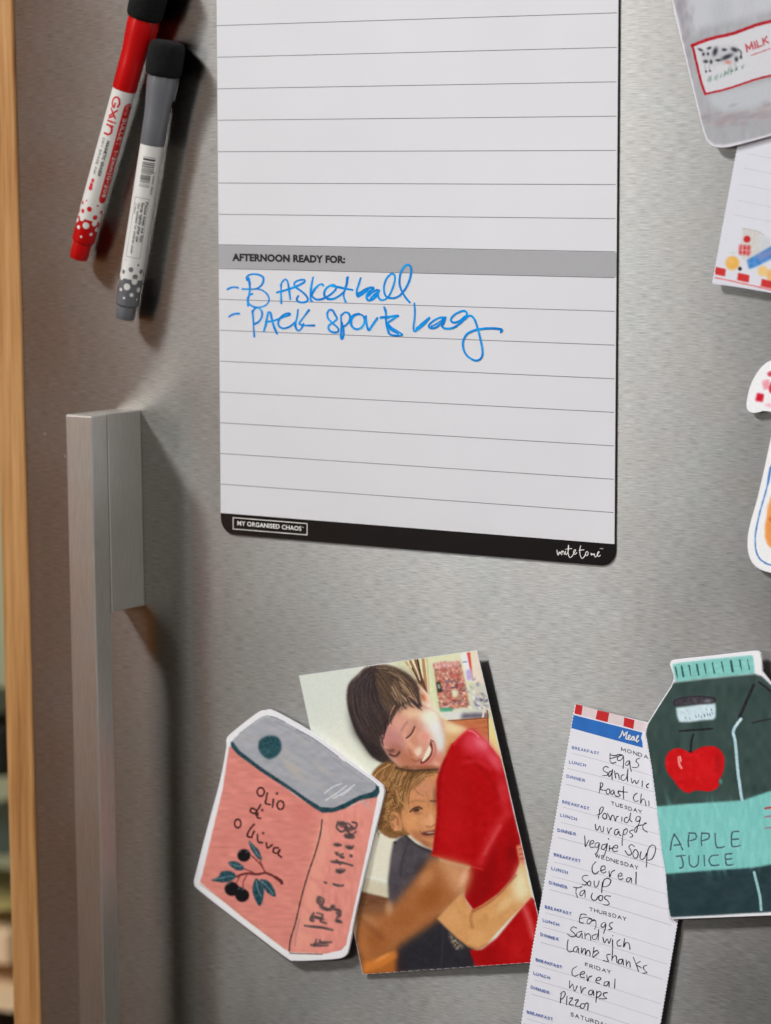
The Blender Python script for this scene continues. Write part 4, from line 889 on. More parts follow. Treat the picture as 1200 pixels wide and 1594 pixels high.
for t, a, b, h in days: strokes_part('day_lettering', SM, letters(t, a, b, h, 0.38, upvec=(-0.05, -1), rnd=RND), 1.05, M_blacktext, meal, up=4e-5, n=2)
lrules = [(890, 1172.2, .27, 1), (883.7, 1196, .26, 1), (881, 1220.7, .26, 2), (880-3.5, 1257.3-.9, .27, 1), (873, 1280, .26, 1), (868.5, 1303.6, .27, 2), (862.8, 1341.8, .27, 1), (859, 1364, .27, 1), (855.8, 1384.6, .275, 2),
          (849, 1420.6, .28, 1), (845, 1443, .28, 1), (841, 1466.6, .285, 2), (835.5, 1503, .29, 1), (831.5, 1525.4, .29, 1), (827.4, 1547.2, .295, 2), (820.5, 1586, .3, 1)]
def rx(y): return 1055.5+(1430-y)*0.1665
for x, y, s, k in lrules:
    xe = rx(y+60)-5 if k == 1 else rx(y+60)-8
    strokes_part('ruled_line', SM, [[(x, y), (x+70, y+70*s), (xe, y+70*s+(xe-x-70)*(s+.03))]], 0.6 if k == 1 else 0.8, M_rule2, meal, up=2.5e-5, n=3, ramp_up=0)
A = (880, 1090, 8); Bz = (870, 1180, 7.5); Cz = (850, 1290, 6.667); Dz = (830, 1400, 5.714); Ez = (810, 1480, 5.217)
HW = [(A, [[(558, 662), (555, 720), (560, 762), (592, 784), (632, 768)], [(562, 682), (620, 690), (665, 676), (712, 684), (680, 690), (652, 712), (650, 742), (676, 752), (708, 728), (722, 692)], [(722, 690), (726, 770), (718, 850)], [(562, 724), (600, 716), (650, 700)],
      [(800, 754), (768, 762), (750, 790), (760, 812), (784, 800), (803, 762), (806, 815), (822, 884)], [(928, 724), (894, 732), (880, 760), (902, 784), (913, 812), (888, 838), (836, 834)]]),
      (Bz, [[(576, 110), (548, 97), (516, 122), (528, 152), (566, 172), (562, 200), (506, 204)], [(620, 148), (592, 160), (576, 192), (586, 214), (610, 190), (626, 140)], [(628, 132), (620, 190), (622, 246)], [(650, 150), (656, 200), (664, 232)], [(656, 190), (680, 176), (698, 200), (704, 252)],
            [(762, 194), (732, 204), (726, 244), (752, 262), (784, 238), (798, 190), (805, 134)], [(805, 134), (800, 200), (802, 276)], [(844, 234), (856, 294), (884, 260), (906, 300), (934, 256)], [(974, 268), (972, 332)], [(1046, 300), (1022, 318), (1024, 340), (1044, 346)],
            [(486, 298), (480, 350), (470, 410)], [(480, 300), (496, 288), (512, 298), (506, 326), (480, 362), (510, 372), (548, 378)], [(574, 358), (552, 380), (556, 412), (580, 420), (596, 392), (588, 364), (570, 360)], [(642, 374), (614, 386), (606, 414), (628, 424), (646, 388), (650, 424), (664, 442)],
            [(716, 384), (690, 394), (700, 418), (716, 436), (694, 448), (664, 442)], [(754, 330), (752, 400), (756, 478)], [(698, 382), (745, 394), (800, 398)], [(916, 408), (882, 430), (870, 472), (888, 504), (926, 498)], [(962, 418), (956, 480), (954, 528), (974, 482), (1002, 488), (1016, 552)], [(1050, 502), (1052, 558)],
            [(482, 588), (470, 650), (460, 712)], [(470, 610), (498, 572), (520, 580), (506, 620), (480, 654), (446, 662)], [(532, 640), (512, 668), (518, 702), (544, 710), (560, 682), (546, 652), (530, 642)], [(566, 644), (590, 690), (600, 724), (616, 676), (636, 668), (648, 700), (660, 736), (672, 690), (694, 680)],
            [(735, 688), (734, 738)], [(802, 690), (770, 702), (764, 738), (792, 754), (822, 712), (838, 642)], [(838, 642), (828, 710), (852, 746)], [(948, 690), (924, 680), (900, 702), (902, 734), (932, 736), (952, 706)], [(950, 696), (940, 750), (920, 800), (906, 854), (890, 866), (884, 832), (918, 792), (972, 780)], [(970, 782), (1004, 770), (1024, 758), (1006, 758), (984, 786), (980, 816), (1000, 846), (1032, 864)],
            [(426, 772), (432, 832), (454, 836), (478, 792), (492, 850), (514, 858), (524, 800)], [(566, 818), (580, 882), (594, 838), (618, 814)], [(692, 830), (658, 840), (648, 882), (672, 896), (698, 852), (704, 888), (724, 906)], [(758, 838), (746, 900), (738, 975), (740, 1020)], [(754, 850), (786, 824), (800, 850), (778, 888), (748, 892)], [(868, 838), (832, 850), (830, 872), (858, 892), (858, 914), (830, 924)]]),
      (Cz, [[(400, 74), (405, 130), (408, 186), (432, 142), (446, 118)], [(456, 162), (492, 148), (494, 126), (470, 124), (454, 158), (464, 194), (502, 190)], [(548, 144), (516, 150), (508, 182), (532, 192), (554, 150), (548, 190), (532, 240), (514, 268)], [(624, 160), (590, 166), (574, 198), (598, 216), (624, 178), (636, 150), (626, 210), (606, 268), (594, 290)],
            [(660, 176), (656, 226)], [(648, 102), (650, 106)], [(662, 205), (700, 198), (742, 198), (734, 170), (704, 182), (690, 214), (708, 236), (742, 230)],
            [(922, 186), (888, 164), (860, 188), (878, 222), (886, 262), (852, 272), (820, 228)], [(918, 220), (900, 258), (914, 300), (944, 300), (956, 252), (932, 216), (916, 222)], [(986, 238), (974, 288), (990, 320), (1022, 302), (1042, 256)], [(1046, 268), (1046, 330), (1040, 396)], [(1042, 330), (1052, 250), (1068, 196), (1102, 168), (1136, 190), (1130, 250), (1100, 310), (1060, 326)],
            [(516, 344), (482, 384), (480, 438), (508, 470), (546, 442)], [(562, 434), (610, 420), (606, 386), (576, 394), (568, 430), (588, 460), (622, 446)], [(654, 440), (662, 502), (680, 450), (712, 430)], [(746, 490), (786, 488), (780, 460), (752, 474), (750, 510), (774, 526), (800, 516)], [(878, 510), (846, 510), (834, 540), (858, 550), (884, 512), (888, 558)], [(935, 450), (932, 572)],
            [(432, 486), (398, 484), (374, 514), (398, 544), (426, 564), (402, 584), (372, 576)], [(452, 540), (430, 562), (438, 590), (460, 586), (464, 554), (450, 541)], [(500, 540), (500, 588), (520, 606), (540, 582), (550, 544)], [(586, 554), (580, 610), (578, 664)], [(584, 600), (602, 532), (640, 514), (672, 538), (656, 580), (622, 600), (588, 600)],
            [(284, 606), (330, 612), (372, 602)], [(316, 610), (310, 662), (326, 712)], [(402, 638), (366, 648), (350, 680), (368, 696), (394, 662), (404, 638), (405, 716)], [(482, 668), (468, 708), (488, 740), (518, 738), (542, 700)], [(557, 694), (546, 728), (564, 746), (584, 732), (586, 698), (560, 690)], [(668, 700), (622, 696), (606, 718), (640, 748), (656, 778), (632, 792), (594, 786)]]),
      (Dz, [[(426, 130), (412, 170), (414, 204), (446, 210)], [(424, 134), (448, 130), (472, 138)], [(418, 172), (462, 158), (504, 166), (520, 174), (490, 176), (478, 204), (498, 216), (530, 182), (546, 180)], [(500, 166), (530, 190), (556, 188), (557, 240), (545, 264)], [(642, 204), (612, 214), (604, 240), (628, 246), (646, 214), (640, 260), (624, 302)], [(706, 204), (682, 214), (680, 238), (702, 258), (672, 270)],
            [(386, 254), (352, 244), (334, 272), (362, 298), (376, 324), (342, 332), (304, 308)], [(432, 284), (396, 294), (384, 324), (408, 336), (432, 300), (436, 346)], [(460, 300), (462, 352)], [(464, 322), (490, 304), (508, 322), (512, 362)], [(562, 308), (530, 322), (528, 348), (556, 356), (576, 310), (582, 268)], [(582, 268), (578, 362)], [(620, 338), (634, 386), (658, 350), (674, 392), (692, 344)], [(706, 360), (705, 412)], [(707, 320), (709, 324)], [(772, 358), (746, 378), (752, 412), (782, 412)], [(813, 348), (804, 422), (824, 386), (852, 392), (860, 442)],
            [(311, 358), (302, 410), (304, 450), (324, 466), (352, 460)], [(396, 420), (366, 428), (358, 458), (382, 466), (400, 430), (404, 476)], [(430, 430), (430, 476), (450, 440), (466, 448), (464, 490), (484, 454), (502, 462), (506, 502)], [(541, 428), (530, 512), (560, 490), (582, 470), (562, 454), (534, 474)], [(686, 488), (656, 494), (660, 528), (668, 552), (624, 544)], [(708, 408), (700, 542)], [(702, 524), (724, 500), (740, 512), (744, 562)], [(792, 530), (762, 540), (758, 568), (784, 570), (798, 534), (802, 582)], [(828, 538), (830, 592)], [(832, 572), (848, 552), (860, 566), (862, 602)], [(890, 514), (912, 570), (936, 638)], [(952, 550), (914, 578), (950, 600), (962, 610)], [(1012, 584), (982, 596), (986, 624), (1012, 650), (974, 656)]]),
      (Ez, [[(458, 128), (426, 148), (420, 188), (442, 206), (472, 192)], [(488, 192), (520, 184), (516, 166), (490, 180), (488, 210), (520, 216)], [(540, 198), (546, 246), (560, 212), (582, 204)], [(620, 242), (652, 234), (646, 214), (620, 226), (614, 254), (642, 264)], [(712, 250), (686, 254), (680, 280), (704, 280), (720, 250), (721, 292)], [(769, 228), (765, 302)],
            [(400, 243), (400, 302), (424, 270), (440, 328), (462, 284)], [(490, 288), (496, 342), (510, 306), (532, 300)], [(587, 318), (562, 324), (554, 350), (578, 356), (592, 324), (596, 362)], [(621, 328), (614, 418)], [(618, 345), (644, 328), (656, 348), (636, 374), (614, 376)], [(707, 340), (676, 344), (680, 370), (702, 388), (640, 388)],
            [(332, 343), (325, 422)], [(326, 350), (350, 328), (366, 348), (346, 384), (324, 392)], [(379, 368), (375, 437)], [(398, 386), (426, 384), (396, 430), (432, 440)], [(444, 402), (472, 398), (446, 444), (486, 450)], [(522, 430), (496, 432), (488, 458), (512, 466), (534, 426), (550, 430), (547, 480)]])]
S_ = []
for (ox, oy, s), L in HW:
    for q in L: S_.append(xf(q, ox, oy, s))
strokes_part('handwriting', SM, S_, 1.35, M_pen, meal, up=6e-5, rnd=RND, ramp_up=4e-7, n=5, step=4e-7)

# ------------------------------------------------------------------ apple juice carton magnet
SJ = Sheet(0.0046)
JT = (980, 1000, 3.623)
J_OUT = xf([(226, 122), (230, 108), (240, 101), (300, 93), (460, 76), (700, 48), (724, 49), (738, 62), (744, 95), (748, 165), (797, 228), (900, 330), (1010, 470), (1018, 560), (1000, 900), (985, 1250), (985, 1500), (978, 1530), (960, 1538), (797, 1541), (520, 1552), (250, 1562), (232, 1558), (222, 1540), (214, 1480), (200, 1310), (178, 1180), (148, 930), (118, 700), (92, 550), (84, 515), (88, 490), (100, 455), (165, 350), (234, 244), (248, 205), (246, 180)], *JT)
juice = thing('apple_juice_magnet', 'dark green painted apple juice carton magnet with red apple, over the meal plan', 'fridge magnet', SJ(1100, 1428))
card('magnet_card', SJ, J_OUT, 0.0011, M_mag, juice, round_in=0.00018)
cv = Canvas(1000, 1010, 1266, 1436, 2, (234, 232, 240)); cv.frame(*JT)
P_, B_, L_ = cv.poly, cv.blob, cv.line
TEAL = (126, 190, 182); DG = (54, 72, 68)
P_([(240, 122), (300, 112), (460, 92), (600, 80), (690, 70), (698, 85), (704, 130), (706, 176), (600, 190), (440, 202), (300, 222), (262, 226), (250, 180)], TEAL, .8, var=4, vs=(8, 3)); P_([(262, 226), (440, 204), (706, 178), (745, 190), (800, 240), (1010, 470), (980, 1500), (797, 1518), (500, 1535), (228, 1548), (206, 1320), (150, 930), (90, 515), (105, 460), (170, 355), (246, 232)], DG, .8, var=4, vs=(9, 14))
for _ in range(150):
    B_(100+rg.random()*880, 240+rg.random()*660, 10+14*rg.random(), 40+70*rg.random(), [(62, 82, 76), (46, 62, 60), (68, 86, 80), (50, 70, 68)][rg.integers(4)], ang=rg.normal()*12, op=.22)
P_([(90, 515), (105, 460), (170, 355), (246, 232), (262, 226)], DG, .8)
# cut back the white card edge on the left
P_([(60, 100), (236, 108), (246, 205), (236, 246), (100, 458), (86, 512), (94, 560), (120, 700), (152, 930), (182, 1180), (203, 1310), (217, 1480), (226, 1548), (150, 1600), (0, 1500), (0, 300)], (234, 232, 240), .6)
P_([(202, 1304), (420, 1286), (640, 1272), (760, 1262), (990, 1220), (985, 1502), (797, 1518), (500, 1534), (236, 1549), (222, 1500)], (38, 58, 62), 1, var=3, vs=(12, 12))
for _ in range(60): B_(220+rg.random()*700, 1300+rg.random()*220, 60, 12, [(46, 68, 72), (32, 50, 54), (44, 60, 62)][rg.integers(3)], ang=rg.normal()*25, op=.3)
P_([(146, 926), (300, 912), (450, 902), (560, 896), (640, 890), (720, 862), (800, 836), (1010, 800), (1000, 1220), (797, 1252), (700, 1270), (420, 1288), (204, 1306), (180, 1180)], (122, 192, 186), .8, var=4, vs=(4, 16))
for _ in range(120): B_(160+rg.random()*800, 920+rg.random()*330, 8+6*rg.random(), 40+50*rg.random(), [(134, 200, 192), (108, 178, 172), (142, 206, 198), (112, 186, 182)][rg.integers(4)], ang=rg.normal()*18-10, op=.28)
for i, x in enumerate([262, 296, 338, 382, 424, 470, 522, 574, 624, 668]):
    y = 140-i*5; L_([(x-3, y), (x+2, y+28), (x+8, y+58)], [9, 10, 9, 10, 9, 8, 9, 13, 9, 5][i], (38, 72, 72), .5, op=.9, taper=(i % 2 == 0))
L_([(252, 346), (262, 325), (320, 312), (400, 306), (470, 314), (480, 328), (440, 346), (360, 344), (300, 350), (256, 354)], 12, (44, 38, 42), .7); P_([(252, 350), (262, 324), (330, 310), (410, 306), (474, 316), (480, 332), (430, 348), (330, 354), (270, 360)], (66, 62, 68), 1.2, var=7, vs=3); B_(440, 330, 24, 10, (128, 132, 136), op=.6)
P_([(262, 368), (330, 360), (400, 350), (484, 344), (486, 420), (470, 436), (400, 440), (330, 450), (280, 448), (268, 420)], (196, 216, 222), .8, curve=False, var=4, vs=(3, 6))
for x, y, w in ((372, 418, 8), (388, 414, 6), (404, 420, 6), (420, 412, 10), (438, 406, 8), (452, 408, 8), (464, 400, 6), (312, 424, 4), (338, 430, 4), (322, 384, 3), (430, 376, 3), (460, 380, 5)): L_([(x, y-5), (x+4, y+5)], w*.8, (92, 104, 120), .5, op=.8)
L_([(280, 500), (360, 494), (468, 486)], 11, (34, 34, 36), .6, var=6); L_([(360, 518), (348, 560), (344, 612)], 11, (34, 30, 34), .6); L_([(338, 614), (350, 620)], 14, (34, 30, 34), .6)
AP = [(342, 622), (300, 602), (255, 598), (215, 625), (200, 672), (212, 730), (250, 780), (280, 822), (320, 846), (340, 848), (365, 836), (400, 836), (450, 840), (490, 824), (506, 800), (500, 782), (524, 740), (534, 680), (528, 632), (496, 594), (450, 584), (400, 592), (362, 612)]
P_(AP, (196, 16, 22), .7, curve=True, var=4, vs=6, n=3); B_(500, 680, 20, 70, (150, 14, 20), op=.5); B_(420, 700, 60, 60, (206, 22, 28), op=.5)
L_([(276, 650), (280, 685), (292, 708)], 14, (232, 150, 146), .7, op=.85); L_([(284, 642), (290, 670)], 5, (240, 200, 196), .5); B_(514, 784, 10, 16, (96, 150, 140), op=.7)
L_([(700, 240), (660, 330), (620, 422)], 17, (36, 34, 38), .7, var=5); L_([(730, 224), (780, 262), (840, 320)], 13, (38, 36, 40), .8); L_([(692, 454), (740, 442), (797, 432), (880, 420)], 9, (42, 40, 42), .6)
L_([(628, 432), (598, 472), (584, 508), (596, 560), (606, 680), (620, 800), (634, 888)], 17, (170, 200, 208), .7, var=8, vs=2); L_([(626, 436), (600, 470)], 8, (206, 220, 224), .6)
L_([(702, 1296), (718, 1360), (734, 1430), (742, 1508)], 15, (146, 190, 190), .7, var=8, vs=2)
JD = (58, 84, 96)
for q in ([(230, 1172), (252, 1080), (300, 1170)], [(252, 1144), (290, 1140)], [(338, 1072), (330, 1120), (334, 1152)], [(335, 1075), (372, 1078), (374, 1108), (340, 1118)], [(408, 1072), (404, 1110), (408, 1146)], [(406, 1078), (446, 1078), (446, 1106), (410, 1118)], [(482, 1078), (484, 1120), (494, 1158), (534, 1152)], [(616, 1066), (580, 1070), (574, 1110), (580, 1152), (622, 1146)], [(576, 1112), (614, 1108)],
          [(264, 1206), (312, 1202)], [(290, 1204), (302, 1240), (300, 1268), (284, 1272)], [(336, 1204), (338, 1250), (362, 1268), (386, 1250), (390, 1204)], [(420, 1200), (424, 1260)], [(500, 1200), (462, 1204), (448, 1230), (464, 1258), (504, 1254)], [(576, 1192), (540, 1196), (542, 1226), (548, 1256), (584, 1252)], [(542, 1224), (576, 1220)]):
    L_([(a+3, b+3) for a, b in q], 9, (158, 212, 206), .8, op=.7, n=2); L_(q, 8, JD, .5, n=2, var=6)
for y in (932, 980, 1044): L_([(764, y+4), (820, y-4), (880, y-8)], 11 if y == 932 else 9, [(176, 54, 62), (150, 116, 128), (140, 130, 140)][(932, 980, 1044).index(y)], .7)
print_part('painted_face', cv, SJ, [tuple(np.array(p)+(np.mean(J_OUT, 0)-p)/np.linalg.norm(np.mean(J_OUT, 0)-p)*1.2) for p in J_OUT], M_art, juice, up=3e-5, step=0.9, k=KP)

# ------------------------------------------------------------------ milk bottle magnet over a shopping list pad, top right
SK = Sheet(0.0048); KT = (1000, 0, 3.39)
K_OUT = [(1044, -14), (1050, 22), (1066.4, 88.5), (1078, 137), (1088.8, 183), (1095, 206), (1099.4, 218), (1105, 225), (1112.5, 228.8), (1122, 230), (1134, 229.2), (1160, 222.6), (1200, 211.5), (1270, 192), (1300, 178), (1308, 160), (1300, 110), (1270, -40), (1244, -140), (1200, -190), (1120, -180), (1060, -150), (1040, -90)]
milk = thing('milk_magnet', 'grey painted milk bottle magnet with red framed cow label, top right corner', 'fridge magnet', SK(1180, 228))
card('magnet_card', SK, K_OUT, 0.0011, M_mag, milk, round_in=0.00018)
cv = Canvas(1036, -60, 1300, 236, 2, (232, 230, 236)); cv.frame(*KT)
P_, B_, L_ = cv.poly, cv.blob, cv.line
P_([(166, -200), (160, 0), (180, 60), (200, 140), (240, 330), (285, 520), (325, 680), (345, 735), (380, 762), (430, 764), (560, 738), (678, 706), (1020, 600), (900, -200)], (180, 180, 184), .9, var=4, vs=(6, 18))
P_([(232, -200), (238, 60), (262, 190), (300, 150), (678, 60), (900, 0), (900, -200)], (206, 208, 214), 4); B_(420, 60, 60, 90, (186, 190, 192), op=.5); B_(560, 40, 40, 120, (200, 200, 206), op=.5)
P_([(340, 500), (678, 420), (1000, 350), (1000, 480), (678, 560), (440, 590), (360, 560)], (200, 204, 208), 4)
for _ in range(60): B_(180+rg.random()*90, rg.random()*560, 12, 26, [(166, 158, 170), (178, 172, 178), (158, 152, 162)][rg.integers(3)], op=.4)
for _ in range(90):
    x = 320+rg.random()*420; B_(x, 640-(x-320)*.14+rg.normal()*22, 26, 10, [(176, 158, 160), (168, 160, 168), (190, 176, 176), (160, 158, 164)][rg.integers(4)], ang=-15, op=.4)
P_([(156, -60), (150, 0), (172, 60), (232, 330), (290, 560), (332, 735), (200, 760), (60, 300), (60, -60)], (232, 230, 236), .7)
P_([(262, 236), (460, 176), (678, 110), (900, 46), (900, 330), (678, 398), (500, 456), (330, 498)], (222, 222, 226), .6)
RD = (186, 30, 44)
L_([(262, 240), (360, 204), (480, 176), (600, 132), (700, 106), (900, 40)], 17, RD, .6, var=10, n=3); L_([(264, 238), (290, 350), (312, 440), (332, 494)], 13, RD, .6, var=10); L_([(330, 496), (420, 476), (500, 452), (600, 418), (700, 392), (900, 330)], 11, RD, .6, var=12)
BK = (34, 36, 46)
P_([(300, 262), (340, 262), (370, 240), (440, 236), (490, 234), (512, 262), (520, 300), (500, 330), (495, 360), (480, 380), (460, 345), (400, 340), (380, 366), (360, 340), (322, 340), (318, 300)], (214, 214, 216), 1, curve=True)
for P in ([(330, 345), (336, 378)], [(352, 345), (356, 372)], [(462, 345), (470, 372)], [(488, 335), (496, 364)]): L_(P, 9, (196, 196, 200), .8)
B_(420, 292, 84, 38, (200, 200, 204), ang=-6, op=.9); B_(338, 300, 26, 30, (206, 204, 206), op=.9)
for (x, y, a, b, t) in ((306, 262, 15, 7, 25), (352, 254, 13, 7, -20), (322, 286, 8, 9, 0), (346, 284, 7, 9, 0), (334, 324, 13, 9, 0), (384, 272, 13, 24, 18), (432, 262, 14, 8, 0), (446, 300, 34, 12, -24), (486, 262, 20, 12, 20), (400, 318, 15, 7, 0), (496, 312, 10, 14, 0), (362, 326, 8, 12, 0), (336, 378, 6, 6, 0), (357, 374, 6, 5, 0), (471, 374, 6, 5, 0), (497, 366, 6, 5, 0)):
    B_(x, y, a, b, BK, ang=t, op=.85)
L_([(504, 258), (520, 272), (520, 298)], 5, BK, .6); B_(520, 302, 7, 9, BK, op=.9)
B_(452, 328, 17, 10, (222, 138, 130), op=.9)
for _ in range(34): x = 340+rg.random()*190; L_([(x, 434-(x-340)*.4+rg.normal()*8), (x+6, 416-(x-340)*.4+rg.normal()*8)], 4, [(140, 176, 160), (110, 140, 128), (170, 196, 180)][rg.integers(3)], .6, op=.8)
for t in letters('MILK', (553, 272), (666, 226), 34, .3, upvec=(-.25, -1)): L_(t, 8, (198, 74, 84), .6, n=2, var=8)
L_([(574, 292), (620, 276), (674, 256)], 5, (206, 90, 98), .6)
print_part('painted_face', cv, SK, [tuple(np.array(p)+(np.mean(K_OUT, 0)-p)/np.linalg.norm(np.mean(K_OUT, 0)-p)*1.2) for p in K_OUT if p[1] > -60] + [(1290, -58), (1046, -58)], M_art, milk, up=3e-5, step=0.9, k=KP*0.72)

SN = Sheet(0.0030, (0.0, -0.02), (0.31, -0.07))
N_OUT = [(1160, 160)]+edge_wave((1160, 160), (1108.6, 440), 0.5, 6)+[(1109.5, 441.5), (1150, 447), (1200, 455.8), (1400, 492), (1440, 210)]
pad = thing('shopping_list', 'blank ruled notepaper with grocery pictures and red check foot, under the milk magnet', 'paper list', SN(1150, 447))
M_padpaper = plain('notepad_paper', (222, 222, 230), 0.75, k=0.98, var=0.015, scale=120, spec=0.2)
card('paper_sheet', SN, N_OUT, 0.0016, M_padpaper, pad)
for a, b in (((1163, 239), (1201, 246)), ((1159, 262), (1152, 271)), ((1153, 287), (1150, 295)), ((1148, 312), (1150, 322)), ((1142, 334), (1150, 345))):
    x1 = 1360; s = {239: .2, 262: .2, 287: .19, 312: .19, 334: .19}[a[1]]
    strokes_part('ruled_line', SN, [[a, ((a[0]+x1)/2, a[1]+(x1-a[0])/2*s), (x1, a[1]+(x1-a[0])*s)]], 0.6, M_rule2, pad, up=3e-5, n=3, ramp_up=0)
cv = Canvas(1106, 348, 1300, 470, 2, (222, 222, 230)); cv.frame(*KT)
P_, B_, L_ = cv.poly, cv.blob, cv.line
P_([(530, 1206), (625, 1226), (622, 1330), (560, 1400), (515, 1350)], (212, 208, 204), 1, var=4, vs=3); L_([(528, 1206), (600, 1218), (640, 1240)], 5, (190, 186, 178), .8); P_([(620, 1240), (678, 1260), (678, 1350), (620, 1330)], (206, 210, 214), 1.5)
B_(552, 1262, 19, 19, (198, 40, 44), p=4); P_([(512, 1290), (572, 1296), (568, 1348), (508, 1342)], (206, 84, 84), .8, var=14, vs=2); L_([(515, 1318), (570, 1322)], 3, (232, 190, 190)); L_([(530, 1292), (526, 1344)], 3, (232, 190, 190)); L_([(550, 1294), (546, 1346)], 3, (232, 190, 190))
B_(475, 1388, 38, 38, (236, 178, 84), p=4); B_(466, 1378, 18, 16, (242, 196, 116), op=.7); B_(515, 1418, 11, 11, (40, 40, 44), p=3); B_(480, 1334, 18, 7, (196, 214, 196), op=.7)
P_([(552, 1372), (562, 1420), (600, 1408), (700, 1356), (760, 1330), (760, 1280), (680, 1300)], (72, 136, 204), .9, var=8, vs=4); P_([(600, 1350), (690, 1310), (690, 1340), (620, 1376)], (150, 146, 190), 1.5, op=.7)
B_(636, 1430, 29, 29, (238, 200, 132), p=4); B_(690, 1452, 38, 36, (236, 184, 110), p=4)
for x in range(380, 1000, 125):
    y = 1406+(x-380)*.26; P_([(x, y), (x+60, y+14), (x+56, y+52), (x-6, y+40)], (206, 52, 50), .7); L_([(x-10, 1462+(x-380)*.22), (x+116, 1488+(x-380)*.22)], 7, (224, 120, 120), .7)
print_part('grocery_picture', cv, SN, [(1124, 352), (1280, 352), (1280, 466), (1200, 453.8), (1150, 445.6), (1110.6, 440), (1113, 420)], print_mat('matt_paper_print', 0.7, 0.2, 0.02), pad, up=4e-5, step=0.9, k=0.98)

# ------------------------------------------------------------------ jam jar magnet at the right edge
SG_ = Sheet(0.0030); GT = (1100, 540, 4.43)
jl = xf([(443, 92), (410, 110), (378, 136), (340, 185), (310, 240), (290, 295), (280, 340), (272, 390), (274, 420), (290, 442), (312, 450), (335, 451), (365, 445), (390, 438), (420, 440), (455, 448)], *GT)
jr = xf([(482, 470), (470, 530), (443, 620), (425, 700), (400, 820), (375, 930), (350, 1040), (328, 1120), (308, 1185), (292, 1250), (282, 1310), (280, 1370), (285, 1420), (296, 1458), (312, 1490), (335, 1515), (362, 1535), (400, 1550), (443, 1560)], *GT)
G_OUT = jl+jr+[(1240, 898), (1300, 880), (1322, 850), (1326, 800), (1318, 690), (1322, 640), (1326, 600), (1290, 566), (1240, 556)]
jar = thing('jam_jar_magnet', 'white edged jam jar magnet with red gingham lid and blue outline, at right edge', 'fridge magnet', SG_(1240, 890))
card('magnet_card', SG_, G_OUT, 0.0012, M_mag, jar, round_in=0.00022)
cv = Canvas(1155, 548, 1330, 905, 2, (232, 230, 236)); cv.frame(*GT)
P_, B_, L_ = cv.poly, cv.blob, cv.line
P_([(443, 300), (400, 380), (330, 400), (360, 420), (560, 440), (560, 300)], (228, 214, 220), 3, op=.7)
for P, c in (([(335, 372), (348, 316), (397, 326), (386, 380)], (192, 24, 44)), ([(380, 236), (430, 220), (436, 288), (392, 296)], (224, 150, 160)), ([(416, 182), (440, 166), (470, 176), (450, 204), (424, 202)], (196, 60, 74)), ([(428, 290), (446, 236), (520, 240), (500, 322), (436, 316)], (188, 26, 44)), ([(396, 396), (440, 388), (500, 400), (500, 424), (420, 414)], (232, 180, 188)), ([(520, 150), (580, 150), (580, 210), (520, 206)], (190, 26, 44)), ([(560, 330), (620, 330), (620, 400), (560, 396)], (190, 26, 44)), ([(640, 240), (700, 240), (700, 310), (640, 310)], (190, 26, 44))):
    P_(P, c, .8, var=5, vs=3)
BL = (66, 124, 186)
L_([(470, 740), (443, 830), (432, 900), (418, 960), (396, 1040), (375, 1110), (358, 1180), (345, 1240), (336, 1300), (335, 1345), (342, 1410), (362, 1455), (390, 1480), (443, 1504), (600, 1520), (900, 1500)], 11, BL, .6, var=14, vs=3)
L_([(440, 836), (428, 905), (418, 955)], 18, BL, .8, taper=True)
P_([(450, 1000), (430, 1080), (412, 1180), (400, 1240), (400, 1310), (420, 1366), (450, 1390), (900, 1400), (900, 1000)], (222, 146, 78), 1, var=6, vs=5); B_(440, 1190, 16, 20, (206, 104, 46), op=.8); B_(430, 1120, 20, 50, (232, 160, 100), op=.5)
print_part('painted_face', cv, SG_, [tuple(np.array(p)+(np.mean(G_OUT, 0)-p)/np.linalg.norm(np.mean(G_OUT, 0)-p)*1.2) for p in G_OUT], M_art, jar, up=3e-5, step=0.9, k=KP)

# ------------------------------------------------------------------ two whiteboard markers with felt eraser caps
class Pen:
    """marker lying along the door: s runs 0..1 from the eraser end (top) to the plug end (bottom)"""
    def __init__(self, p_top, p_bot, h_top, h_bot):
        self.pt, self.pb = np.array(p_top, float), np.array(p_bot, float)
        self.A = Sheet(h_top)(*p_top); self.B = Sheet(h_bot)(*p_bot)
        self.L = np.linalg.norm(self.B-self.A); self.a = (self.B-self.A)/self.L
        v = CAM-(self.A+self.B)/2; v -= self.a*(v@self.a); self.n = v/np.linalg.norm(v)
        self.t = np.cross(self.a, self.n); 
        if self.t @ RT < 0: self.t = -self.t
    def s_of(self, py): return (py-self.pt[1])/(self.pb[1]-self.pt[1])*self.L      # metres along the pen at a photograph height
    def at(self, s, th, r): return self.A+self.a*s+r*(math.cos(th)*self.n+math.sin(th)*self.t)
    def lathe(self, prof, k=48, caps=(True, True)):
        V, Fc = [], []
        for s, r in prof:
            for i in range(k): V.append(self.at(s, 2*math.pi*i/k, r))
        m = len(prof)
        for j in range(m-1):
            for i in range(k): Fc.append((j*k+i, j*k+(i+1) % k, (j+1)*k+(i+1) % k, (j+1)*k+i))
        if caps[0]: Fc.append(tuple(range(k))[::-1])
        if caps[1]: Fc.append(tuple(range((m-1)*k, m*k)))
        return V, Fc
    def map(self, r):
        """flat label coordinates (photograph height, arc across in mm) -> points wrapped round the barrel"""
        def f(V, U):
            out = []
            for (py, c), u in zip(V, U): out.append(self.at(self.s_of(py), c*1e-3/r, r+u))
            return np.array(out)
        return f
def fix(o):
    bm = bmesh.new(); bm.from_mesh(o.data); bmesh.ops.recalc_face_normals(bm, faces=bm.faces); bm.to_mesh(o.data); bm.free(); return o
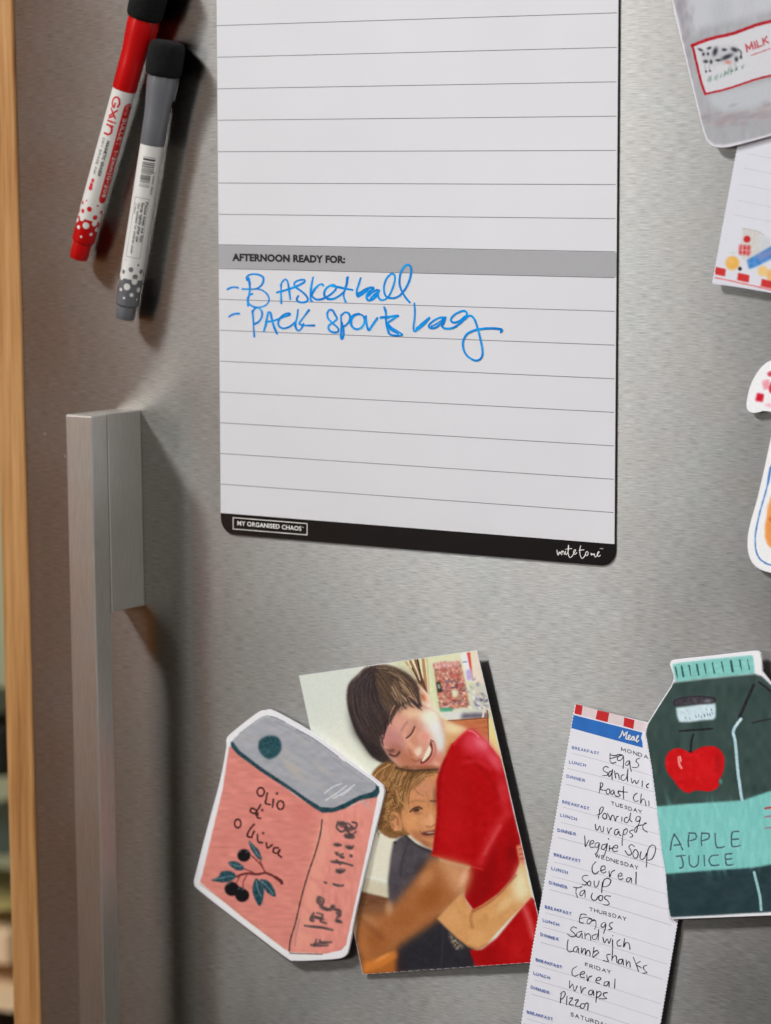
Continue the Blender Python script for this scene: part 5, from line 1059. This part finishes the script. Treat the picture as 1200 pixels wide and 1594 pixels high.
def autosmooth(o, ang=35):
    me = o.data; me.polygons.foreach_set('use_smooth', [True]*len(me.polygons))
    bm = bmesh.new(); bm.from_mesh(me)
    for e in bm.edges:
        if len(e.link_faces) == 2 and e.calc_face_angle(0) > math.radians(ang): e.smooth = False
    bm.to_mesh(me); bm.free(); return o
def patch(pen, r, py0, py1, c0, c1, up, nu=4, nv=10, round_end=None):
    V, Fc = [], []
    for i in range(nu+1):
        for j in range(nv+1):
            V.append(pen.at(pen.s_of(py0+(py1-py0)*i/nu), (c0+(c1-c0)*j/nv)*1e-3/r, r+up))
    for i in range(nu):
        for j in range(nv): Fc.append((i*(nv+1)+j, i*(nv+1)+j+1, (i+1)*(nv+1)+j+1, (i+1)*(nv+1)+j))
    return V, Fc
def dot(pen, r, py, c, rad, up, k=16):
    s0 = pen.s_of(py); V = [pen.at(s0, c*1e-3/r, r+up)]; Fc = []
    for q in (0.5, 1.0):
        for i in range(k):
            a = 2*math.pi*i/k
            V.append(pen.at(s0+rad*1e-3*q*math.sin(a), (c+rad*q*math.cos(a))*1e-3/r, r+up))
    for i in range(k):
        Fc.append((0, 1+i, 1+(i+1) % k)); Fc.append((1+i, 1+k+i, 1+k+(i+1) % k, 1+(i+1) % k))
    return V, Fc
def felt_mat():
    m, nt, b = new_mat('black_felt')
    n = noise(nt, 1500, 5, 0.7); n2 = noise(nt, 260, 3, 0.6)
    r = ramp(nt, n.outputs['Fac'], [(0.3, (0.003, 0.003, 0.003)), (0.75, (0.016, 0.016, 0.016))])
    link(nt, r.outputs['Color'], b.inputs['Base Color']); b.inputs['Roughness'].default_value = 0.95
    b.inputs['Sheen Weight'].default_value = 0.04; b.inputs['Specular IOR Level'].default_value = 0.15
    ad = N(nt, 'ShaderNodeMath', operation='ADD'); link(nt, n.outputs['Fac'], ad.inputs[0]); link(nt, n2.outputs['Fac'], ad.inputs[1])
    bp = N(nt, 'ShaderNodeBump'); bp.inputs['Strength'].default_value = 0.9; bp.inputs['Distance'].default_value = 0.0009
    link(nt, ad.outputs[0], bp.inputs['Height']); link(nt, bp.outputs[0], b.inputs['Normal'])
    return m
M_felt = felt_mat()
M_label = plain('white_label_film', (232, 230, 224), 0.35, k=0.95, var=0.01)
def marker(name, label, top, bot, ys, col_cap, col_dot, group):
    y_er0, y_er1, y_cap, y_lab, y_body, y_end = ys
    P = Pen(top, bot, 0.0102, 0.0086); S = P.s_of
    t = thing(name, label, 'marker pen', P.at(S(y_end), 0, 0), group=group)
    M_cap = plain(name+'_plastic', col_cap, 0.28, k=1.0, var=0.02, coat=0.15)
    M_dot = plain(name+'_label_ink', col_dot, 0.35, k=1.0, var=0.02)
    R = 0.0061
    e0, e1 = S(y_er0), S(y_er1)
    prof = [(e0+0.0001, 0.0030), (e0+0.0002, 0.0060), (e0+0.0009, 0.0078), (e0+0.0024, 0.0089), (e0+0.005, 0.0093), (e1-0.0045, 0.0094), (e1-0.0015, 0.0091), (e1-0.0004, 0.0086), (e1, 0.0079)]
    V, Fc = P.lathe(prof, 56)
    V = np.array(V); rr = np.random.default_rng(11)
    V = V+rr.standard_normal(V.shape)*0.00007
    autosmooth(fix(part('eraser', V, Fc, M_felt, t)), 80)
    c0, c1 = e1-0.0006, S(y_cap)
    LC = c1-c0
    prof = [(c0, 0.0066), (c0+0.0002, 0.0077), (c0+LC*0.12, 0.0077), (c0+LC*0.28, 0.0072), (c0+LC*0.45, 0.0066), (c0+LC*0.62, 0.00635), (c1-0.0004, R+0.0002), (c1, R+0.00005)]
    cap = autosmooth(fix(part('cap', *P.lathe(prof, 56), M_cap, t)), 50)
    # side rib under the eraser, facing the board
    V, Fc = [], []
    for s, r0, wd in ((c0+0.0002, 0.0086, .16), (c0+LC*.20, 0.0084, .16), (c0+LC*.34, 0.0078, .14), (c0+LC*.345, 0.0062, .14)):
        for th in (math.pi*.5-wd, math.pi*.5+wd): V += [P.at(s, th, 0.0058), P.at(s, th, r0)]
    for i in range(3):
        b = 4*i; Fc += [(b+1, b+3, b+7, b+5), (b, b+1, b+5, b+4), (b+3, b+2, b+6, b+7)]
    Fc += [(0, 2, 3, 1), (12, 13, 15, 14)]
    fix(part('clip', V, Fc, M_cap, cap))
    b0, b1 = c1-0.004, S(y_body)
    body = autosmooth(fix(part('barrel', *P.lathe([(b0, R-0.0002), (c1+0.0001, R-0.00015), (b1-0.0012, R-0.00015), (b1-0.0004, R-0.0004), (b1, R-0.0010)], 56), M_cap, t)), 50)
    e = S(y_end)
    autosmooth(fix(part('end_plug', *P.lathe([(b1-0.0005, 0.0050), (b1+0.0004, 0.0050), (e-0.0005, 0.0049), (e-0.0001, 0.0046), (e, 0.0042)], 48), M_cap, t)), 50)
    lab = part('label', *P.lathe([(c1+0.00015, R-0.00008), (S(y_lab), R-0.00008)], 64, (False, False)), M_label, t, smooth=True)
    return P, t, lab, R-0.00008, M_dot, M_cap
def dots(P, R, y_edge, spec_white, spec_col, M_dot, lab, rr):
    prt = [patch(P, R, y_edge-0.4, y_edge+6, -math.pi*R*1000, math.pi*R*1000, 2e-5, 1, 64)]
    part('label_dot', *join([dot(P, R, y, c, r, 5e-5) for y, c, r in spec_col]), M_dot, lab)
    part('label_dot', *join([dot(P, R, y, c, r, 7e-5) for y, c, r in spec_white]), M_label, lab)

# red marker
P1, T1, lab1, R1, M_d1, M_c1 = marker('red_marker', 'red whiteboard marker with black felt cap, left of the grey marker', (229, 8), (122, 402), (-52, 28, 136.5, 337, 376, 402.5), (204, 14, 18), (206, 26, 30), 'two magnetic whiteboard markers on the door')
sgn = math.pi*R1*1000
part('label_band', *patch(P1, R1, 160, 301, 2.2, 7.4, 4e-5, 10, 12), M_d1, lab1)
part('label_band_end', *dot(P1, R1, 160, 4.8, 2.6, 4e-5), M_d1, lab1)
part('label_band_end', *dot(P1, R1, 301, 4.8, 2.6, 4e-5), M_d1, lab1)
M_pinkd = plain('pink_label_ink', (206, 96, 92), 0.35)
part('label_emblem', *join([dot(P1, R1, 158, 5.0, 2.1, 9e-5), dot(P1, R1, 168, 4.2, 1.2, 9.6e-5)]), M_pinkd, lab1)
part('label_emblem', *dot(P1, R1, 160, 6.2, 0.9, 1.2e-4), M_ink, lab1)
def wrap_text(P, R, text, y0, y1, c, h, w, mat, lab, name='label_lettering', up=7e-5, slant=0.0, gap=.25):
    S_ = letters(text, (y0, c), (y1, c), h, gap, upvec=(slant, 1))
    # finer points so that the strokes follow the curved barrel
    W = []
    for q in S_:
        q = np.array(q, float); out = [q[0]]
        for a, b in zip(q[:-1], q[1:]):
            k = max(1, int(np.hypot(*(b-a))/1.2)); out += [a+(b-a)*i/k for i in range(1, k+1)]
        W.append(out)
    V, U, Fc = [], [], []
    mm = (P.L*1000)/abs(P.pb[1]-P.pt[1])          # mm of pen per photograph row
    for i, s in enumerate(W):
        s2 = [(a*mm, b) for a, b in s]
        v, u, f = stroke2d(s2, w, up+2e-6*i, 3e-7, n=2)
        Fc += [tuple(k+len(V) for k in q) for q in f]; V += [(a/mm, b) for a, b in v]; U += u
    part(name, P.map(R)(V, U), Fc, mat, lab)
wrap_text(P1, R1, 'BULLET 1-2mm|G-208', 176, 298, 3.7, 2.2, 0.42, M_label, lab1, gap=.34)
for txt, a, b in (('G', 147, 163),): wrap_text(P1, R1, txt, a, b, -4.6, 4.2, 0.95, M_d1, lab1)
wrap_text(P1, R1, 'X', 166, 178, -4.2, 3.6, 0.9, M_d1, lab1)
wrap_text(P1, R1, 'l', 176, 188, -4.0, 5.4, 0.8, M_d1, lab1, slant=-2.5)
wrap_text(P1, R1, 'i', 184, 186, -4.2, 4.6, 0.95, M_d1, lab1)
wrap_text(P1, R1, 'n', 191, 205, -4.2, 5.6, 1.05, M_d1, lab1)
wrap_text(P1, R1, 'MAGNETIC ERASER', 214, 268, -1.6, 1.35, 0.34, M_ink, lab1)
wrap_text(P1, R1, 'DRY ERASE INK', 212, 268, -4.4, 1.2, 0.22, M_ink, lab1)
part('label_arrow', *join([patch(P1, R1, 282, 289, -4.6, -2.8, 5e-5, 2, 4), patch(P1, R1, 275, 281, -4.4, -2.8, 5e-5, 2, 4), dot(P1, R1, 290, -3.7, 1.2, 6e-5)]), M_d1, lab1)
dots(P1, R1, 337, [(337.5, -3.9, 1.5), (340, 3.6, 1.55), (346, -0.7, 1.75), (352.5, -4.6, 1.0), (357.5, 3.2, .8), (364.5, -1.6, .6), (344, -7.2, 1.3), (349.5, 6.2, 1.3), (336, 7.4, 1.4), (352, 9, 1.2), (350, -10, 1.3), (338, -11, 1.3), (341, 12, 1.4)],
     [(310, -4.0, .5), (312.5, 2.6, .6), (320.5, -1.2, 1.35), (327, -4.6, 1.15), (331, 2.9, 1.35), (316, -6.6, 1.0), (322, 6.0, 1.0), (330, -8.4, 1.3), (326, 8.8, 1.2), (313, 9, .7)], M_d1, lab1, None)

# grey marker
P2, T2, lab2, R2, M_d2, M_c2 = marker('grey_marker', 'grey whiteboard marker with black felt cap and barcode label, beside the planner board', (262, 63), (194.5, 496.8), (63.5, 116.5, 222.5, 431, 475.5, 496.5), (112, 114, 118), (116, 118, 120), 'two magnetic whiteboard markers on the door')
M_bar = plain('barcode_ink', (52, 50, 54), 0.4)
y = 240.0; bars = []
rr = np.random.default_rng(4)
for w, g in ((.7, 2.4), (3.2, 3.6), (1.4, 1.4), (1.8, 2.0), (1.6, 1.6), (.6, 1.0), (.6, .8), (.5, 1.1), (.9, .9), (.5, .8), (.8, 1.4), (.6, .7), (.5, 2.2), (.9, .9), (1.2, .9), (1.3, .9), (1.5, 1.0), (.6, .8), (.5, 1.0), (.7, 1.0), (.5, 3.0), (.5, 2.0), (.5, 1.3), (.6, 1)):
    bars.append(patch(P2, R2, y, y+w, -3.6, 2.9-(0 if y < 265 else 1.1), 5e-5, 1, 8)); y += w+g*.72
part('barcode', *join(bars), M_bar, lab2, kind='stuff')
wrap_text(P2, R2, '3 12800 28031', 262, 297, 2.9, 1.0, 0.2, M_bar, lab2)
def frame_lines(P, R, y0, y1, c0, c1, w, mat, lab):
    mm = (P.L*1000)/abs(P.pb[1]-P.pt[1])
    part('label_frame', *join([patch(P, R, y0, y0+w/mm, c0, c1, 4e-5, 1, 10), patch(P, R, y1-w/mm, y1, c0, c1, 4e-5, 1, 10), patch(P, R, y0, y1, c0, c0+w, 5e-5, 4, 1), patch(P, R, y0, y1, c1-w, c1, 5e-5, 4, 1)]), mat, lab)
frame_lines(P2, R2, 303.5, 397, -4.9, 2.9, 0.22, M_line, lab2)
wrap_text(P2, R2, 'Please keep me flat', 309, 371, 1.2, 1.35, 0.30, M_bar, lab2)
wrap_text(P2, R2, 'Recap tightly after use', 311, 371, -0.7, 1.3, 0.28, M_bar, lab2)
wrap_text(P2, R2, 'Not suitable for children under', 313, 391, -2.5, 1.15, 0.2, M_bar, lab2)
wrap_text(P2, R2, '3 years.', 314, 330, -4.1, 1.0, 0.18, M_bar, lab2)
dots(P2, R2, 431, [(433.5, 1.9, 1.5), (431, -5.6, 1.3), (443, -1.6, 1.75), (446, 5.2, 1.4), (449.5, -4.9, .9), (454.5, 1.4, 1.0), (461, -2.2, .6), (461, 5.0, .6), (432, 8.6, 1.4), (447, 9.2, 1.3), (440, -9.5, 1.4)],
     [(407, 2.5, .6), (402.5, -4.6, .3), (415.5, -.9, 1.3), (417, 4.9, 1.25), (426, 1.9, 1.45), (421.5, -5.0, 1.1), (421, 8.4, 1.2), (419, -8.6, 1.1)], M_d2, lab2, None)
